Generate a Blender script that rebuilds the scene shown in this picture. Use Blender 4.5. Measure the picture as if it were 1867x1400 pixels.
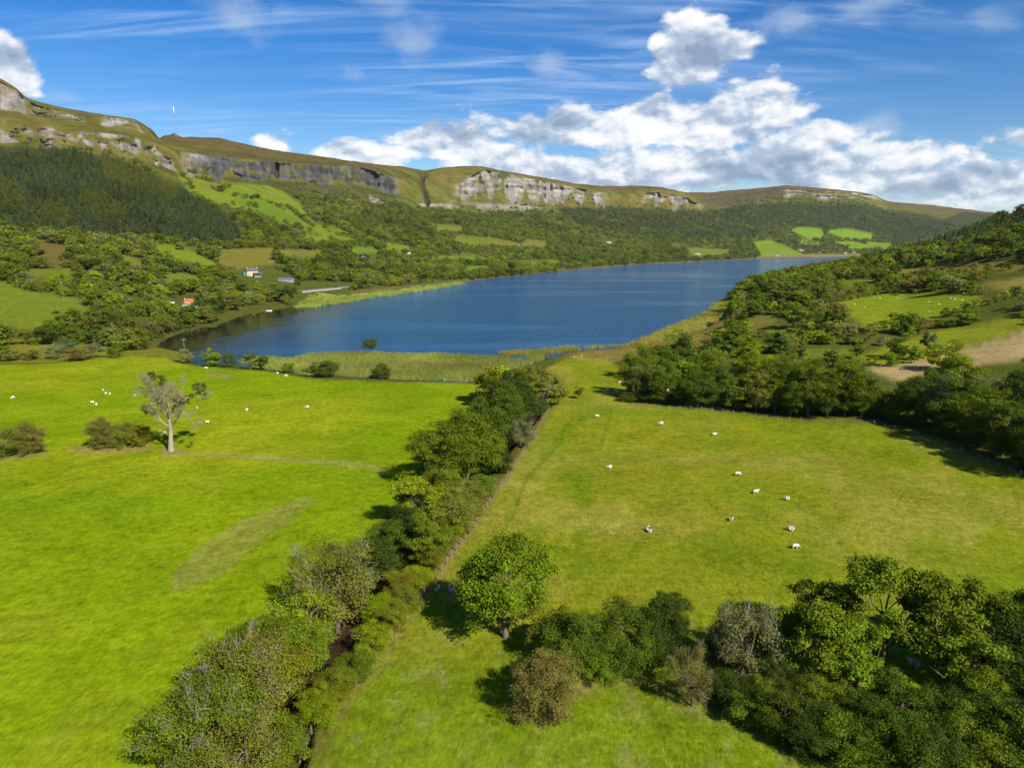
import bpy, bmesh, math, random
import numpy as np
from mathutils import Vector, Matrix, Euler

random.seed(7)
rng = np.random.default_rng(7)
scene = bpy.context.scene
for o in list(bpy.data.objects):
    bpy.data.objects.remove(o)
R = math.radians

# ------------------------------------------------------------------ camera
CAMZ = 51.5
PITCH = R(11.1)
FPX = 1295.0                      # focal length in pixels of the 1867 px wide photograph
CW, CH = 1867.0, 1400.0
cam_d = bpy.data.cameras.new('camera')
cam = bpy.data.objects.new('camera', cam_d)
scene.collection.objects.link(cam)
cam.location = (0, 0, CAMZ)
cam.rotation_euler = (R(90) - PITCH, 0, 0)
cam_d.sensor_width = 36.0
cam_d.lens = 36.0 * FPX / CW
cam_d.clip_start = 1.0
cam_d.clip_end = 60000
scene.camera = cam

# ------------------------------------------------------------------ light
SUN_EL = R(38)
SUN_AZ = R(142)                   # compass angle of the sun from +Y towards +X (behind right)
SUN_DIR = Vector((math.sin(SUN_AZ) * math.cos(SUN_EL), math.cos(SUN_AZ) * math.cos(SUN_EL), math.sin(SUN_EL)))
sl = bpy.data.lights.new('sun', 'SUN')
sl.energy = 4.4
sl.angle = R(0.53)
sl.color = (1.0, 0.93, 0.80)
so = bpy.data.objects.new('sun', sl)
so.rotation_euler = SUN_DIR.to_track_quat('Z', 'Y').to_euler()
so.location = (300, -300, 900)
scene.collection.objects.link(so)

vs = scene.view_settings
vs.view_transform = 'Standard'
vs.look = 'None'
vs.exposure = 0.95
vs.gamma = 1.0
vs.use_curve_mapping = False
SKY_STRENGTH = 0.055
cy = scene.cycles
cy.max_bounces = 5
cy.diffuse_bounces = 3
cy.glossy_bounces = 2
cy.transmission_bounces = 3
cy.volume_bounces = 0
cy.caustics_reflective = False
cy.caustics_refractive = False

cp, sp = math.cos(PITCH), math.sin(PITCH)

def ray(px, py):
    xx = (px - CW / 2) / FPX
    yy = (CH / 2 - py) / FPX
    return np.array([xx, cp + yy * sp, -sp + yy * cp])

def az_el(px, py):
    v = ray(px, py)
    return math.atan2(v[0], v[1]), math.atan2(v[2], math.hypot(v[0], v[1]))

def project(X, Y, Z):
    dz = Z - CAMZ
    depth = Y * cp - dz * sp
    up = Y * sp + dz * cp
    depth = np.where(depth < 1e-3, 1e-3, depth)
    return CW / 2 + FPX * X / depth, CH / 2 - FPX * up / depth, depth

# ------------------------------------------------------------------ sky with clouds
world = bpy.data.worlds.new('World')
scene.world = world
world.use_nodes = True

class NT:
    """tiny expression builder for shader nodes"""
    def __init__(self, tree):
        self.t = tree
        self.n = tree.nodes
        self.l = tree.links
    def new(self, typ, **kw):
        nd = self.n.new(typ)
        for k, v in kw.items():
            setattr(nd, k, v)
        return nd
    def put(self, sock, v):
        if v is None:
            return
        if hasattr(v, 'is_output'):
            self.l.new(v, sock)
        else:
            if isinstance(v, (tuple, list)) and len(v) == 3 and sock.type == 'RGBA':
                v = (*v, 1.0)
            sock.default_value = v
    def m(self, op, a, b=None, c=None, clamp=False):
        nd = self.new('ShaderNodeMath', operation=op, use_clamp=clamp)
        for i, v in enumerate((a, b, c)):
            self.put(nd.inputs[i], v)
        return nd.outputs[0]
    def vm(self, op, a, b=None, s=None):
        nd = self.new('ShaderNodeVectorMath', operation=op)
        self.put(nd.inputs[0], a)
        if b is not None:
            self.put(nd.inputs[1], b)
        if s is not None:
            self.put(nd.inputs['Scale'], s)
        return nd.outputs['Value'] if op in ('DOT_PRODUCT', 'LENGTH') else nd.outputs['Vector']
    def mix(self, f, a, b, blend='MIX'):
        nd = self.new('ShaderNodeMix', data_type='RGBA', blend_type=blend)
        self.put(nd.inputs['Factor'], f)
        self.put(nd.inputs[6], a)
        self.put(nd.inputs[7], b)
        return nd.outputs[2]
    def noise(self, vec, scale, detail=4, rough=0.55, dist=0.0, dim='3D'):
        nd = self.new('ShaderNodeTexNoise', noise_dimensions=dim)
        if vec is not None:
            self.put(nd.inputs['Vector'], vec)
        nd.inputs['Scale'].default_value = scale
        nd.inputs['Detail'].default_value = detail
        nd.inputs['Roughness'].default_value = rough
        nd.inputs['Distortion'].default_value = dist
        return nd.outputs['Fac']
    def smooth(self, v, lo, hi):
        nd = self.new('ShaderNodeMapRange', interpolation_type='SMOOTHSTEP')
        self.put(nd.inputs['Value'], v)
        self.put(nd.inputs['From Min'], lo)
        self.put(nd.inputs['From Max'], hi)
        return nd.outputs['Result']
    def ramp(self, v, stops):
        nd = self.new('ShaderNodeValToRGB')
        els = nd.color_ramp.elements
        while len(els) < len(stops):
            els.new(0.5)
        for e, (p, c) in zip(els, stops):
            e.position = p
            e.color = (*c, 1.0)
        self.put(nd.inputs[0], v)
        return nd.outputs[0]

def build_world():
    t = world.node_tree
    t.nodes.clear()
    N = NT(t)
    out = N.new('ShaderNodeOutputWorld')
    bg = N.new('ShaderNodeBackground')
    bg.inputs['Strength'].default_value = SKY_STRENGTH
    t.links.new(bg.outputs[0], out.inputs['Surface'])
    sky = N.new('ShaderNodeTexSky', sky_type='NISHITA')
    sky.sun_disc = False
    sky.sun_elevation = SUN_EL
    sky.sun_rotation = SUN_AZ
    sky.altitude = 300
    sky.air_density = 1.0
    sky.dust_density = 0.4
    sky.ozone_density = 3.0
    hs = N.new('ShaderNodeHueSaturation')
    hs.inputs['Hue'].default_value = 0.512
    hs.inputs['Saturation'].default_value = 1.46
    hs.inputs['Value'].default_value = 1.15
    t.links.new(sky.outputs[0], hs.inputs['Color'])
    skyc = hs.outputs[0]
    tc = N.new('ShaderNodeTexCoord')
    d = N.vm('NORMALIZE', tc.outputs['Generated'])
    sep = N.new('ShaderNodeSeparateXYZ')
    t.links.new(d, sep.inputs[0])
    x, y, z = sep.outputs
    az = N.m('ARCTAN2', x, y)
    el = N.m('ARCSINE', z)
    # high thin cirrus: long streaks on a plane far above
    pz = N.m('ADD', N.m('MAXIMUM', z, 0.0), 0.12)
    cx = N.m('DIVIDE', x, pz)
    cy = N.m('DIVIDE', y, pz)
    comb = N.new('ShaderNodeCombineXYZ')
    t.links.new(cx, comb.inputs[0]); t.links.new(cy, comb.inputs[1])
    mp = N.new('ShaderNodeMapping')
    mp.inputs['Rotation'].default_value = (0, 0, R(-24))
    mp.inputs['Scale'].default_value = (0.75, 4.2, 1)
    t.links.new(comb.outputs[0], mp.inputs[0])
    ci = N.noise(mp.outputs[0], 1.15, 7, 0.58, 1.3)
    ci2 = N.noise(comb.outputs[0], 0.55, 3, 0.5)
    cirrus = N.m('MULTIPLY', N.smooth(ci, 0.40, 0.84), N.smooth(ci2, 0.34, 0.60))
    cirrus = N.m('MULTIPLY', cirrus, 0.80)
    # cumulus: soft ellipses of cover broken up by fractal noise
    blobs = [  # px, py, half width, half height, weight
        (1262, 92, 118, 78, 1.0), (1225, 128, 70, 34, .8),
        (-10, 118, 112, 74, 1.05),
        (1370, 205, 128, 80, 1.08), (1270, 225, 140, 55, .9),
        (1090, 232, 260, 62, .70), (985, 238, 90, 34, .72),
        (1130, 318, 430, 58, .80), (1560, 308, 270, 60, .85), (1760, 338, 300, 52, .8), (1450, 268, 130, 60, .85),
        (805, 262, 110, 50, .85), (880, 285, 120, 36, .8), (615, 284, 80, 36, .75), (700, 288, 70, 30, .75), (500, 262, 62, 28, .62),
        (1870, 245, 110, 30, .6),
    ]
    faint = [(1605, 230, 60, 34), (445, 40, 75, 55), (650, 136, 50, 34), (765, 72, 60, 44), (1000, 108, 48, 34), (1430, 25, 120, 50), (690, 5, 90, 30), (120, 175, 60, 25), (1560, 15, 90, 40), (1800, 40, 70, 40)]
    cov = None; fcov = None
    for (px, py, hw, hh, w) in blobs:
        a0, e0 = az_el(px, py)
        a1, _ = az_el(px + hw, py)
        _, e1 = az_el(px, py - hh)
        du = N.m('DIVIDE', N.m('SUBTRACT', az, a0), abs(a1 - a0))
        dv = N.m('DIVIDE', N.m('SUBTRACT', el, e0), abs(e1 - e0))
        g = N.m('SUBTRACT', 1.0, N.m('SQRT', N.m('ADD', N.m('MULTIPLY', du, du), N.m('MULTIPLY', dv, dv))))
        g = N.m('MULTIPLY', N.m('MULTIPLY', g, 1.0), w) if w < 1 else g
        if w < 1:
            g = N.m('MINIMUM', g, w)
        cov = g if cov is None else N.m('MAXIMUM', cov, g)
    for (px, py, hw, hh) in faint:
        a0, e0 = az_el(px, py)
        a1, _ = az_el(px + hw, py)
        _, e1 = az_el(px, py - hh)
        du = N.m('DIVIDE', N.m('SUBTRACT', az, a0), abs(a1 - a0))
        dv = N.m('DIVIDE', N.m('SUBTRACT', el, e0), abs(e1 - e0))
        g = N.m('SUBTRACT', 1.0, N.m('SQRT', N.m('ADD', N.m('MULTIPLY', du, du), N.m('MULTIPLY', dv, dv))))
        fcov = g if fcov is None else N.m('MAXIMUM', fcov, g)
    # the bank near the horizon goes on all round, broken by noise
    bandn = N.noise(d, 3.0, 3, 0.5)
    band = N.m('SUBTRACT', N.m('MULTIPLY', N.m('SUBTRACT', bandn, 0.40), 1.7), N.m('MULTIPLY', N.m('ABSOLUTE', N.m('SUBTRACT', el, 0.055)), 7.0))
    amask = N.smooth(N.m('ABSOLUTE', az), 0.66, 0.85)
    band = N.m('SUBTRACT', N.m('MULTIPLY', band, amask), N.m('MULTIPLY', N.m('SUBTRACT', 1.0, amask), 2.0))
    cov = N.m('MAXIMUM', cov, band)
    cov = N.m('MAXIMUM', cov, -1.1)
    st = N.new('ShaderNodeMapping')
    st.inputs['Scale'].default_value = (1, 1, 1.75)
    t.links.new(d, st.inputs[0])
    p = st.outputs[0]
    def field(vec):
        a = N.noise(vec, 11.0, 6, 0.58, 0.15)
        w = N.new('ShaderNodeTexNoise'); w.inputs['Scale'].default_value = 26.0; w.inputs['Detail'].default_value = 2.0
        N.put(w.inputs['Vector'], vec)
        wv = N.vm('ADD', vec, N.vm('SCALE', N.vm('SUBTRACT', w.outputs['Color'], (.5, .5, .5)), s=0.030))
        tot = None
        for sc, wt in ((20.0, .13), (48.0, .065)):
            vo = N.new('ShaderNodeTexVoronoi'); vo.inputs['Scale'].default_value = sc
            N.put(vo.inputs['Vector'], wv)
            p_ = N.m('MULTIPLY', N.m('SUBTRACT', 0.45, vo.outputs['Distance']), wt)
            tot = p_ if tot is None else N.m('ADD', tot, p_)
        return N.m('ADD', a, tot)
    f0 = field(p)
    off = tuple(SUN_DIR * 0.010)
    right_up = (0.006, 0.0, 0.016)
    f1 = field(N.vm('ADD', p, right_up))
    dens_raw = N.m('ADD', N.m('MULTIPLY', cov, 1.35), N.m('MULTIPLY', N.m('SUBTRACT', f0, 0.54), 2.1))
    dens = N.smooth(dens_raw, 0.0, 0.34)
    fd = N.m('ADD', N.m('MAXIMUM', fcov, -1.6), N.m('MULTIPLY', N.m('SUBTRACT', f0, 0.50), 3.4))
    fdens = N.m('MULTIPLY', N.smooth(fd, 0.0, 1.5), 0.50)
    # light from above right, grey bases
    lit = N.m('ADD', 0.58, N.m('MULTIPLY', N.m('SUBTRACT', f0, f1), 3.0))
    big = N.noise(p, 6.0, 4, 0.5)
    big2 = N.noise(N.vm('ADD', p, (0.01, 0.0, 0.07)), 6.0, 4, 0.5)
    lit = N.m('ADD', lit, N.m('MULTIPLY', N.m('SUBTRACT', big, big2), 1.5))
    lit = N.m('ADD', lit, N.m('MULTIPLY', N.m('SUBTRACT', big, 0.5), 0.9))
    thick = N.smooth(dens_raw, 0.15, 1.3)
    lit = N.m('SUBTRACT', lit, N.m('MULTIPLY', thick, 0.10))
    lit = N.m('MAXIMUM', N.m('MINIMUM', lit, 1.0), 0.0)
    WHITE = 10.2
    cc = N.ramp(lit, [(0.0, (0.26, 0.36, 0.50)), (0.38, (0.46, 0.55, 0.68)), (0.66, (0.80, 0.84, 0.90)), (0.9, (1.0, 0.985, 0.96))])
    cc = N.vm('SCALE', cc, s=WHITE)
    base = N.mix(cirrus, skyc, (WHITE * .50, WHITE * .68, WHITE * .95))
    base = N.mix(fdens, base, (WHITE * .50, WHITE * .60, WHITE * .74))
    col = N.mix(N.m('MULTIPLY', dens, 0.95), base, cc)
    # below the horizon: plain ground tone
    col = N.mix(N.smooth(z, -0.03, -0.002), (0.5, 0.6, 0.4), col)
    t.links.new(col, bg.inputs['Color'])
build_world()
world.cycles.sampling_method = 'MANUAL'
world.cycles.sample_map_resolution = 512

# ------------------------------------------------------------------ numpy noise
def _h(ix, iy, seed):
    n = (ix.astype(np.int64) * 374761393 + iy.astype(np.int64) * 668265263 + seed * 1442695041) & 0xFFFFFFFF
    n = ((n ^ (n >> 13)) * 1274126177) & 0xFFFFFFFF
    n = n ^ (n >> 16)
    return (n & 0xFFFFFF) / float(0xFFFFFF)

def vnoise(x, y, seed=0):
    ix = np.floor(x); iy = np.floor(y)
    fx = x - ix; fy = y - iy
    fx = fx * fx * fx * (fx * (fx * 6 - 15) + 10); fy = fy * fy * fy * (fy * (fy * 6 - 15) + 10)
    a = _h(ix, iy, seed); b = _h(ix + 1, iy, seed); c = _h(ix, iy + 1, seed); e = _h(ix + 1, iy + 1, seed)
    return (a * (1 - fx) + b * fx) * (1 - fy) + (c * (1 - fx) + e * fx) * fy - 0.5

def fbm(x, y, octv=4, seed=0, gain=0.5):
    s = 0; a = 1.0
    for i in range(octv):
        s = s + a * vnoise(x * 2 ** i + 17.3 * i, y * 2 ** i - 9.1 * i, seed + i)
        a *= gain
    return s

def inpoly(px, py, poly):
    r = np.zeros(np.shape(px), bool)
    n = len(poly); j = n - 1
    for i in range(n):
        xi, yi = poly[i]; xj, yj = poly[j]
        c = ((yi > py) != (yj > py))
        with np.errstate(divide='ignore', invalid='ignore'):
            xx = (xj - xi) * (py - yi) / ((yj - yi) if yj != yi else 1e-9) + xi
        r ^= c & (px < xx)
        j = i
    return r

def linedist(px, py, pts):
    best = np.full(np.shape(px), 1e9)
    for (x0, y0), (x1, y1) in zip(pts[:-1], pts[1:]):
        dx, dy = x1 - x0, y1 - y0
        tt = np.clip(((px - x0) * dx + (py - y0) * dy) / (dx * dx + dy * dy + 1e-9), 0, 1)
        best = np.minimum(best, np.hypot(px - x0 - tt * dx, py - y0 - tt * dy))
    return best

def ground0(px, py, z=0.0):
    v = ray(px, py)
    k = (z - CAMZ) / v[2]
    return (v[0] * k, v[1] * k)

# ------------------------------------------------------------------ terrain shape
LAKE_PX = [(286, 633), (318, 640), (345, 645), (352, 664), (372, 668), (384, 662), (450, 668), (560, 684), (720, 692), (850, 698), (905, 690),
           (940, 670), (975, 657), (1010, 652), (1050, 641), (1110, 637), (1190, 624), (1235, 612), (1280, 592), (1300, 570), (1322, 545),
           (1362, 520), (1410, 505), (1480, 490), (1560, 474), (1610, 469), (1600, 466.3), (1450, 468.2), (1300, 475), (1100, 487),
           (1000, 497), (850, 513), (650, 537), (540, 556), (500, 564), (420, 578), (392, 597), (330, 602), (300, 612)]
LAKE = [ground0(*p) for p in LAKE_PX]
STREAM_PX = [(470, 1500), (505, 1400), (532, 1310), (590, 1222), (650, 1140), (720, 1040), (800, 950), (872, 868), (935, 800), (985, 742),
             (1003, 716), (1000, 700), (975, 683), (950, 672)]
STREAM = [ground0(*p, 0.3) for p in STREAM_PX]

def prof(rows):
    """rows: {x: [(py, d) ...]} -> per index arrays of az, d, z"""
    xs = sorted(rows)
    K = len(rows[xs[0]])
    out = []
    for k in range(K):
        A, D, Z = [], [], []
        for x in xs:
            py, d = rows[x][k]
            v = ray(x, py)
            d = d * math.hypot(v[0], v[1]) / v[1]      # distances are listed along the view axis
            A.append(math.atan2(v[0], v[1])); D.append(d)
            Z.append(CAMZ + d * v[2] / math.hypot(v[0], v[1]))
        o = np.argsort(A)
        out.append((np.array(A)[o], np.array(D)[o], np.array(Z)[o]))
    return out

# foot, lowland, forest bottom, tree line, cliff base, cliff top, upper crag base, upper crag top, skyline
NORTH = {
    -500: [(650, 330), (520, 480), (420, 720), (268, 1050), (250, 1080), (200, 1120), (150, 1220), (90, 1260), (85, 1300)],
    -150: [(650, 330), (530, 480), (430, 760), (268, 1180), (255, 1210), (205, 1270), (165, 1380), (110, 1430), (105, 1460)],
    0:   [(650, 325), (540, 480), (440, 780), (268, 1220), (258, 1250), (222, 1310), (192, 1450), (146, 1490), (140, 1520)],
    32:  [(650, 325), (540, 480), (440, 790), (268, 1225), (258, 1255), (228, 1315), (196, 1455), (164, 1490), (160, 1530)],
    48:  [(650, 325), (540, 480), (440, 790), (268, 1228), (259, 1258), (230, 1320), (205, 1460), (182, 1510), (177, 1560)],
    100: [(649, 328), (540, 490), (442, 790), (272, 1230), (264, 1270), (236, 1330), (214, 1460), (200, 1500), (191, 1600)],
    160: [(648, 330), (535, 510), (445, 800), (278, 1240), (268, 1300), (245, 1360), (220, 1490), (211, 1530), (203, 1610)],
    195: [(646, 332), (532, 520), (447, 805), (284, 1250), (276, 1330), (246, 1385), (226, 1510), (212, 1540), (208, 1610)],
    245: [(642, 338), (528, 560), (450, 820), (300, 1290), (286, 1380), (252, 1430), (234, 1550), (218, 1580), (215, 1650)],
    290: [(620, 375), (522, 610), (455, 830), (316, 1320), (300, 1430), (264, 1480), (254, 1610), (248, 1660), (245, 1760)],
    318: [(607, 402), (518, 640), (458, 840), (326, 1350), (305, 1480), (272, 1530), (262, 1700), (254, 2300), (248.5, 2700)],
    360: [(599, 420), (512, 680), (458, 870), (338, 1400), (316, 1560), (280, 1610), (270, 1800), (258, 2500), (250, 2850)],
    400: [(586, 462), (505, 720), (455, 910), (345, 1450), (322, 1640), (288, 1690), (276, 1900), (261, 2600), (252, 2900)],
    440: [(575, 510), (500, 760), (450, 960), (348, 1530), (324, 1720), (291, 1770), (279, 2000), (268, 2700), (262, 2950)],
    500: [(564, 560), (495, 840), (445, 1080), (352, 1700), (330, 1880), (295, 1930), (286, 2100), (279, 2600), (275, 2850)],
    560: [(553, 610), (490, 920), (440, 1200), (358, 1850), (332, 2040), (299, 2085), (291, 2250), (286, 2550), (283, 2700)],
    650: [(537, 755), (485, 1100), (432, 1450), (365, 2080), (338, 2270), (305, 2310), (298, 2420), (295, 2540), (293, 2650)],
    700: [(531, 805), (482, 1190), (430, 1570), (372, 2220), (350, 2390), (318, 2440), (306, 2520), (303, 2580), (300, 2660)],
    740: [(526, 850), (480, 1260), (428, 1660), (378, 2330), (362, 2450), (332, 2540), (315, 2620), (308, 2680), (304, 2740)],
    775: [(522, 895), (478, 1330), (428, 1740), (382, 2420), (370, 2500), (342, 2620), (322, 2720), (314, 2790), (310, 2850)],
    815: [(517, 950), (474, 1420), (428, 1850), (384, 2520), (362, 2640), (346, 2680), (316, 2820), (307, 2880), (304, 2950)],
    850: [(513, 1000), (470, 1500), (428, 1950), (386, 2600), (357, 2790), (326, 2840), (308, 2900), (305, 2930), (302.5, 2980)],
    880: [(510, 1060), (468, 1560), (428, 2020), (386, 2670), (354, 2860), (309, 2900), (306, 2930), (305, 2960), (303, 3010)],
    950: [(503, 1200), (465, 1700), (428, 2180), (386, 2820), (358, 3000), (321, 3035), (318, 3070), (317, 3100), (316, 3150)],
    1000: [(497, 1340), (462, 1820), (428, 2300), (386, 2920), (361, 3100), (333, 3130), (330, 3170), (328, 3220), (326, 3300)],
    1050: [(492, 1480), (460, 1930), (428, 2430), (386, 3020), (363, 3190), (344, 3220), (340, 3270), (337, 3350), (335, 3450)],
    1100: [(487, 1640), (458, 2060), (428, 2540), (388, 3120), (366, 3270), (352, 3300), (346, 3360), (342, 3460), (340, 3600)],
    1150: [(483, 1800), (457, 2230), (430, 2680), (390, 3200), (368, 3350), (354, 3380), (347, 3440), (343, 3550), (340, 3700)],
    1200: [(480, 1960), (456, 2400), (430, 2820), (392, 3270), (375, 3410), (352, 3440), (347, 3480), (344, 3560), (341, 3700)],
    1240: [(477.5, 2080), (454, 2550), (428, 2950), (394, 3340), (381, 3450), (357, 3480), (353, 3530), (351, 3620), (349.5, 3800)],
    1280: [(476, 2200), (452, 2700), (424, 3080), (390, 3450), (379, 3540), (371, 3600), (364, 3900), (356, 4500), (352, 4900)],
    1330: [(473.5, 2420), (449, 2950), (418, 3300), (380, 4000), (368, 4300), (360, 4500), (354, 4750), (350, 4950), (347, 5100)],
    1400: [(470.5, 2680), (444, 3280), (412, 3700), (368, 4500), (358, 4700), (350, 4800), (346, 4920), (343, 5020), (341.5, 5120)],
    1432: [(469, 2820), (440, 3420), (408, 3850), (366, 4600), (355, 4780), (346, 4850), (342, 4940), (339.5, 5030), (337.5, 5120)],
    1500: [(467.5, 3050), (440, 3600), (404, 4100), (368, 4700), (358, 4840), (348, 4880), (346, 4930), (345, 5000), (344, 5090)],
    1560: [(466.6, 3230), (440, 3780), (402, 4280), (371, 4760), (363, 4880), (351, 4915), (350, 4950), (349.5, 5010), (349, 5080)],
    1600: [(466.3, 3300), (441, 3850), (402, 4400), (374, 4850), (367, 4960), (358, 4990), (357, 5020), (356.5, 5080), (356, 5150)],
    1612: [(466.3, 3310), (441, 3870), (403, 4450), (378, 5000), (374, 5200), (370, 5400), (369, 5600), (368, 5800), (367, 6000)],
    1700: [(466.3, 3350), (441, 3950), (406, 4600), (388, 5200), (384, 5400), (380, 5700), (378, 5900), (376, 6100), (374, 6300)],
    1830: [(466.5, 3350), (444, 4000), (420, 4700), (404, 5300), (400, 5500), (395, 5800), (393, 6000), (391, 6200), (389, 6400)],
    2300: [(470, 3350), (444, 4000), (420, 4700), (404, 5300), (400, 5500), (395, 5800), (393, 6000), (391, 6200), (389, 6400)],
}
NP_ = prof(NORTH)
SOUTH = {   # near foot ... crest of the hillside on the far side of the fields
    1230: [(700, 255), (660, 300), (620, 372), (580, 470), (550, 590), (535, 690), (525, 790)],
    1320: [(715, 238), (672, 285), (622, 352), (575, 450), (545, 560), (530, 650), (520, 750)],
    1400: [(735, 222), (680, 270), (625, 335), (570, 430), (538, 545), (522, 640), (512, 740)],
    1500: [(755, 205), (690, 255), (630, 320), (570, 400), (530, 500), (508, 620), (496, 740)],
    1650: [(765, 198), (700, 240), (635, 305), (570, 385), (525, 490), (485, 640), (458, 800)],
    1750: [(785, 185), (705, 230), (635, 295), (570, 360), (520, 445), (470, 600), (428, 800)],
    1867: [(850, 152), (720, 212), (620, 290), (550, 355), (490, 450), (430, 590), (384, 780)],
    2050: [(930, 130), (740, 200), (610, 280), (530, 350), (460, 450), (390, 590), (330, 780)],
    2500: [(1000, 120), (760, 190), (600, 270), (510, 340), (420, 440), (330, 580), (260, 780)],
}
SP_ = prof(SOUTH)

def gsm(a, s):
    k = np.arange(-3 * int(s) - 1, 3 * int(s) + 2)
    w = np.exp(-k * k / (2.0 * s * s)); w /= w.sum()
    pad = len(k) // 2
    return np.convolve(np.pad(a, pad, mode='edge'), w, mode='valid')

# azimuth columns: dense where the camera looks, coarse behind it
az_main = np.linspace(R(-42), R(42), 1080)
az_back = np.concatenate([np.linspace(R(44), R(180), 40)])
AZ = np.concatenate([-az_back[::-1][1:], az_main, az_back])
NC = len(AZ)

def south_z(az, d):
    """height of the hillside right of the lake (vectorised over equal shaped arrays)"""
    Ds = [np.interp(az, a, dd) for a, dd, zz in SP_]
    Zs = [np.interp(az, a, zz) for a, dd, zz in SP_]
    z = Zs[0] - (Ds[0] - d) * 0.10 - 0.0006 * (Ds[0] - d) ** 2
    for k in range(len(Ds) - 1):
        m = (d >= Ds[k]) & (d < Ds[k + 1])
        tt = (d - Ds[k]) / (Ds[k + 1] - Ds[k])
        z = np.where(m, Zs[k] + tt * (Zs[k + 1] - Zs[k]), z)
    tt = np.clip((d - Ds[-1]) / (Ds[-1] * 0.45), 0, 1)
    z = np.where(d >= Ds[-1], Zs[-1] + (0 - Zs[-1]) * tt - 4 * tt, z)
    fade = np.clip((az - SP_[2][0][0] + R(3.0)) / R(8.0), 0, 1)
    fade = fade * fade * (3 - 2 * fade)
    return np.where(z > -40, z * fade - 6 * (1 - fade), z)

def near_z(X, Y):
    d = np.hypot(X, Y); az = np.arctan2(X, Y)
    z = 1.55 + 1.1 * fbm(X / 60, Y / 60, 3, 3) + 0.18 * fbm(X / 7, Y / 7, 2, 9)
    sz = south_z(az, d) + 1.2 * fbm(X / 35, Y / 35, 3, 21)
    k = 1.5
    hh = np.clip(0.5 + 0.5 * (sz - z) / k, 0, 1)
    z = z * (1 - hh) + sz * hh + k * hh * (1 - hh)
    # lake basin
    dl = np.full(X.shape, 1e9)
    m = (d > 200)
    Xm, Ym = X[m], Y[m]
    ins = inpoly(Xm, Ym, LAKE)
    ld = linedist(Xm, Ym, LAKE + LAKE[:1])
    wob = 2.0 * fbm(Xm / 14, Ym / 14, 3, 40)
    sd = np.where(ins, -ld, ld) + wob * np.clip(ld / 6, 0, 1)
    zz = z[m]
    zz = np.where(sd < 0, np.maximum(-3.0, 0.02 + sd * 0.10), np.minimum(zz, 0.06 + sd * 0.14 + 1.2 * np.maximum(sd - 12, 0)))
    z[m] = zz
    # stream bed
    s = linedist(X, Y, STREAM) + 0.7 * fbm(X / 5, Y / 5, 2, 50)
    w0, w1 = 1.5, 3.8
    cut = np.clip((s - w0) / (w1 - w0), 0, 1)
    cut = cut * cut * (3 - 2 * cut)
    z = np.where(s < w1, np.minimum(z, -0.7 + cut * (z + 0.7)), z)
    return z

NN = 350
segs = [22, 22, 30, 12, 24, 12, 14, 14, 6]
FD = [gsm(np.interp(AZ, a, dd), 4) for a, dd, zz in NP_]
FZ = [gsm(np.interp(AZ, a, zz), 2 if i < 4 else 1.2) for i, (a, dd, zz) in enumerate(NP_)]
D0 = FD[0]
tn = np.linspace(0, 1, NN)
# rows follow constant screen spacing roughly: dense between 45 m and 350 m
n_in = 20
near_a = np.exp(np.linspace(np.log(0.4), np.log(54.0), n_in, endpoint=False))[:, None] + 0 * D0[None, :]
tn = np.linspace(0, 1, NN - n_in)
near_b = np.exp(np.log(54.0) + tn[:, None] ** 0.9 * (np.log(D0)[None, :] - np.log(54.0)))
near_d = np.concatenate([near_a, near_b])
AZg = np.repeat(AZ[None, :], NN, 0)
Xn = near_d * np.sin(AZg); Yn = near_d * np.cos(AZg)
Zn = near_z(Xn, Yn)
rowsD = [near_d]; rowsZ = [Zn]; rowsS = [np.zeros_like(near_d)]
FZ[0] = np.maximum(Zn[-1], 0.0) * 0 + np.where(np.abs(AZ) < 3.2, Zn[-1], 0)
for k, n in enumerate(segs):
    tt = (np.arange(1, n + 1) / n)[:, None]
    if k < 8:
        dd = FD[k][None] + tt * (FD[k + 1] - FD[k])[None]
        zz = FZ[k][None] + tt * (FZ[k + 1] - FZ[k])[None]
        if k in (0, 1, 2):   # gentle concave foot slopes
            zz = zz - 0.0 * tt * (1 - tt)
    else:
        dd = FD[8][None] + tt * 2500
        zz = FZ[8][None] - tt * 140 + 0 * dd
    rowsD.append(dd + 0 * AZ[None]); rowsZ.append(zz); rowsS.append(np.full((n, NC), k + 0.0) + tt)
Dg = np.concatenate(rowsD); Zg = np.concatenate(rowsZ); Sg = np.concatenate(rowsS)
NR = Dg.shape[0]
AZg = np.repeat(AZ[None, :], NR, 0)
# soften creases between profile segments away from the cliffs
for it in range(3):
    Zs = Zg.copy()
    Zs[NN:-1] = 0.25 * Zg[NN - 1:-2] + 0.5 * Zg[NN:-1] + 0.25 * Zg[NN + 1:]
    soft = (Sg > 0.1) & ((Sg < 3.6) | (Sg > 8.1))
    Zg = np.where(soft, Zs, Zg)
X = Dg * np.sin(AZg); Y = Dg * np.cos(AZg)
PX, PY, _ = project(X, Y, Zg)
# natural relief
mt = np.clip(Sg / 1.0, 0, 1)
amp = np.clip((Dg - 400) / 1500, 0, 1)
Zg += mt * amp * (14 * fbm(X / 260, Y / 260, 4, 60) + 5.5 * fbm(X / 50, Y / 50, 4, 66, .6)) * np.where(Sg > 6.9, 0.35, 1.0) * np.where((Sg > 3.7) & (Sg < 5.3), 0.4, 1)
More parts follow.
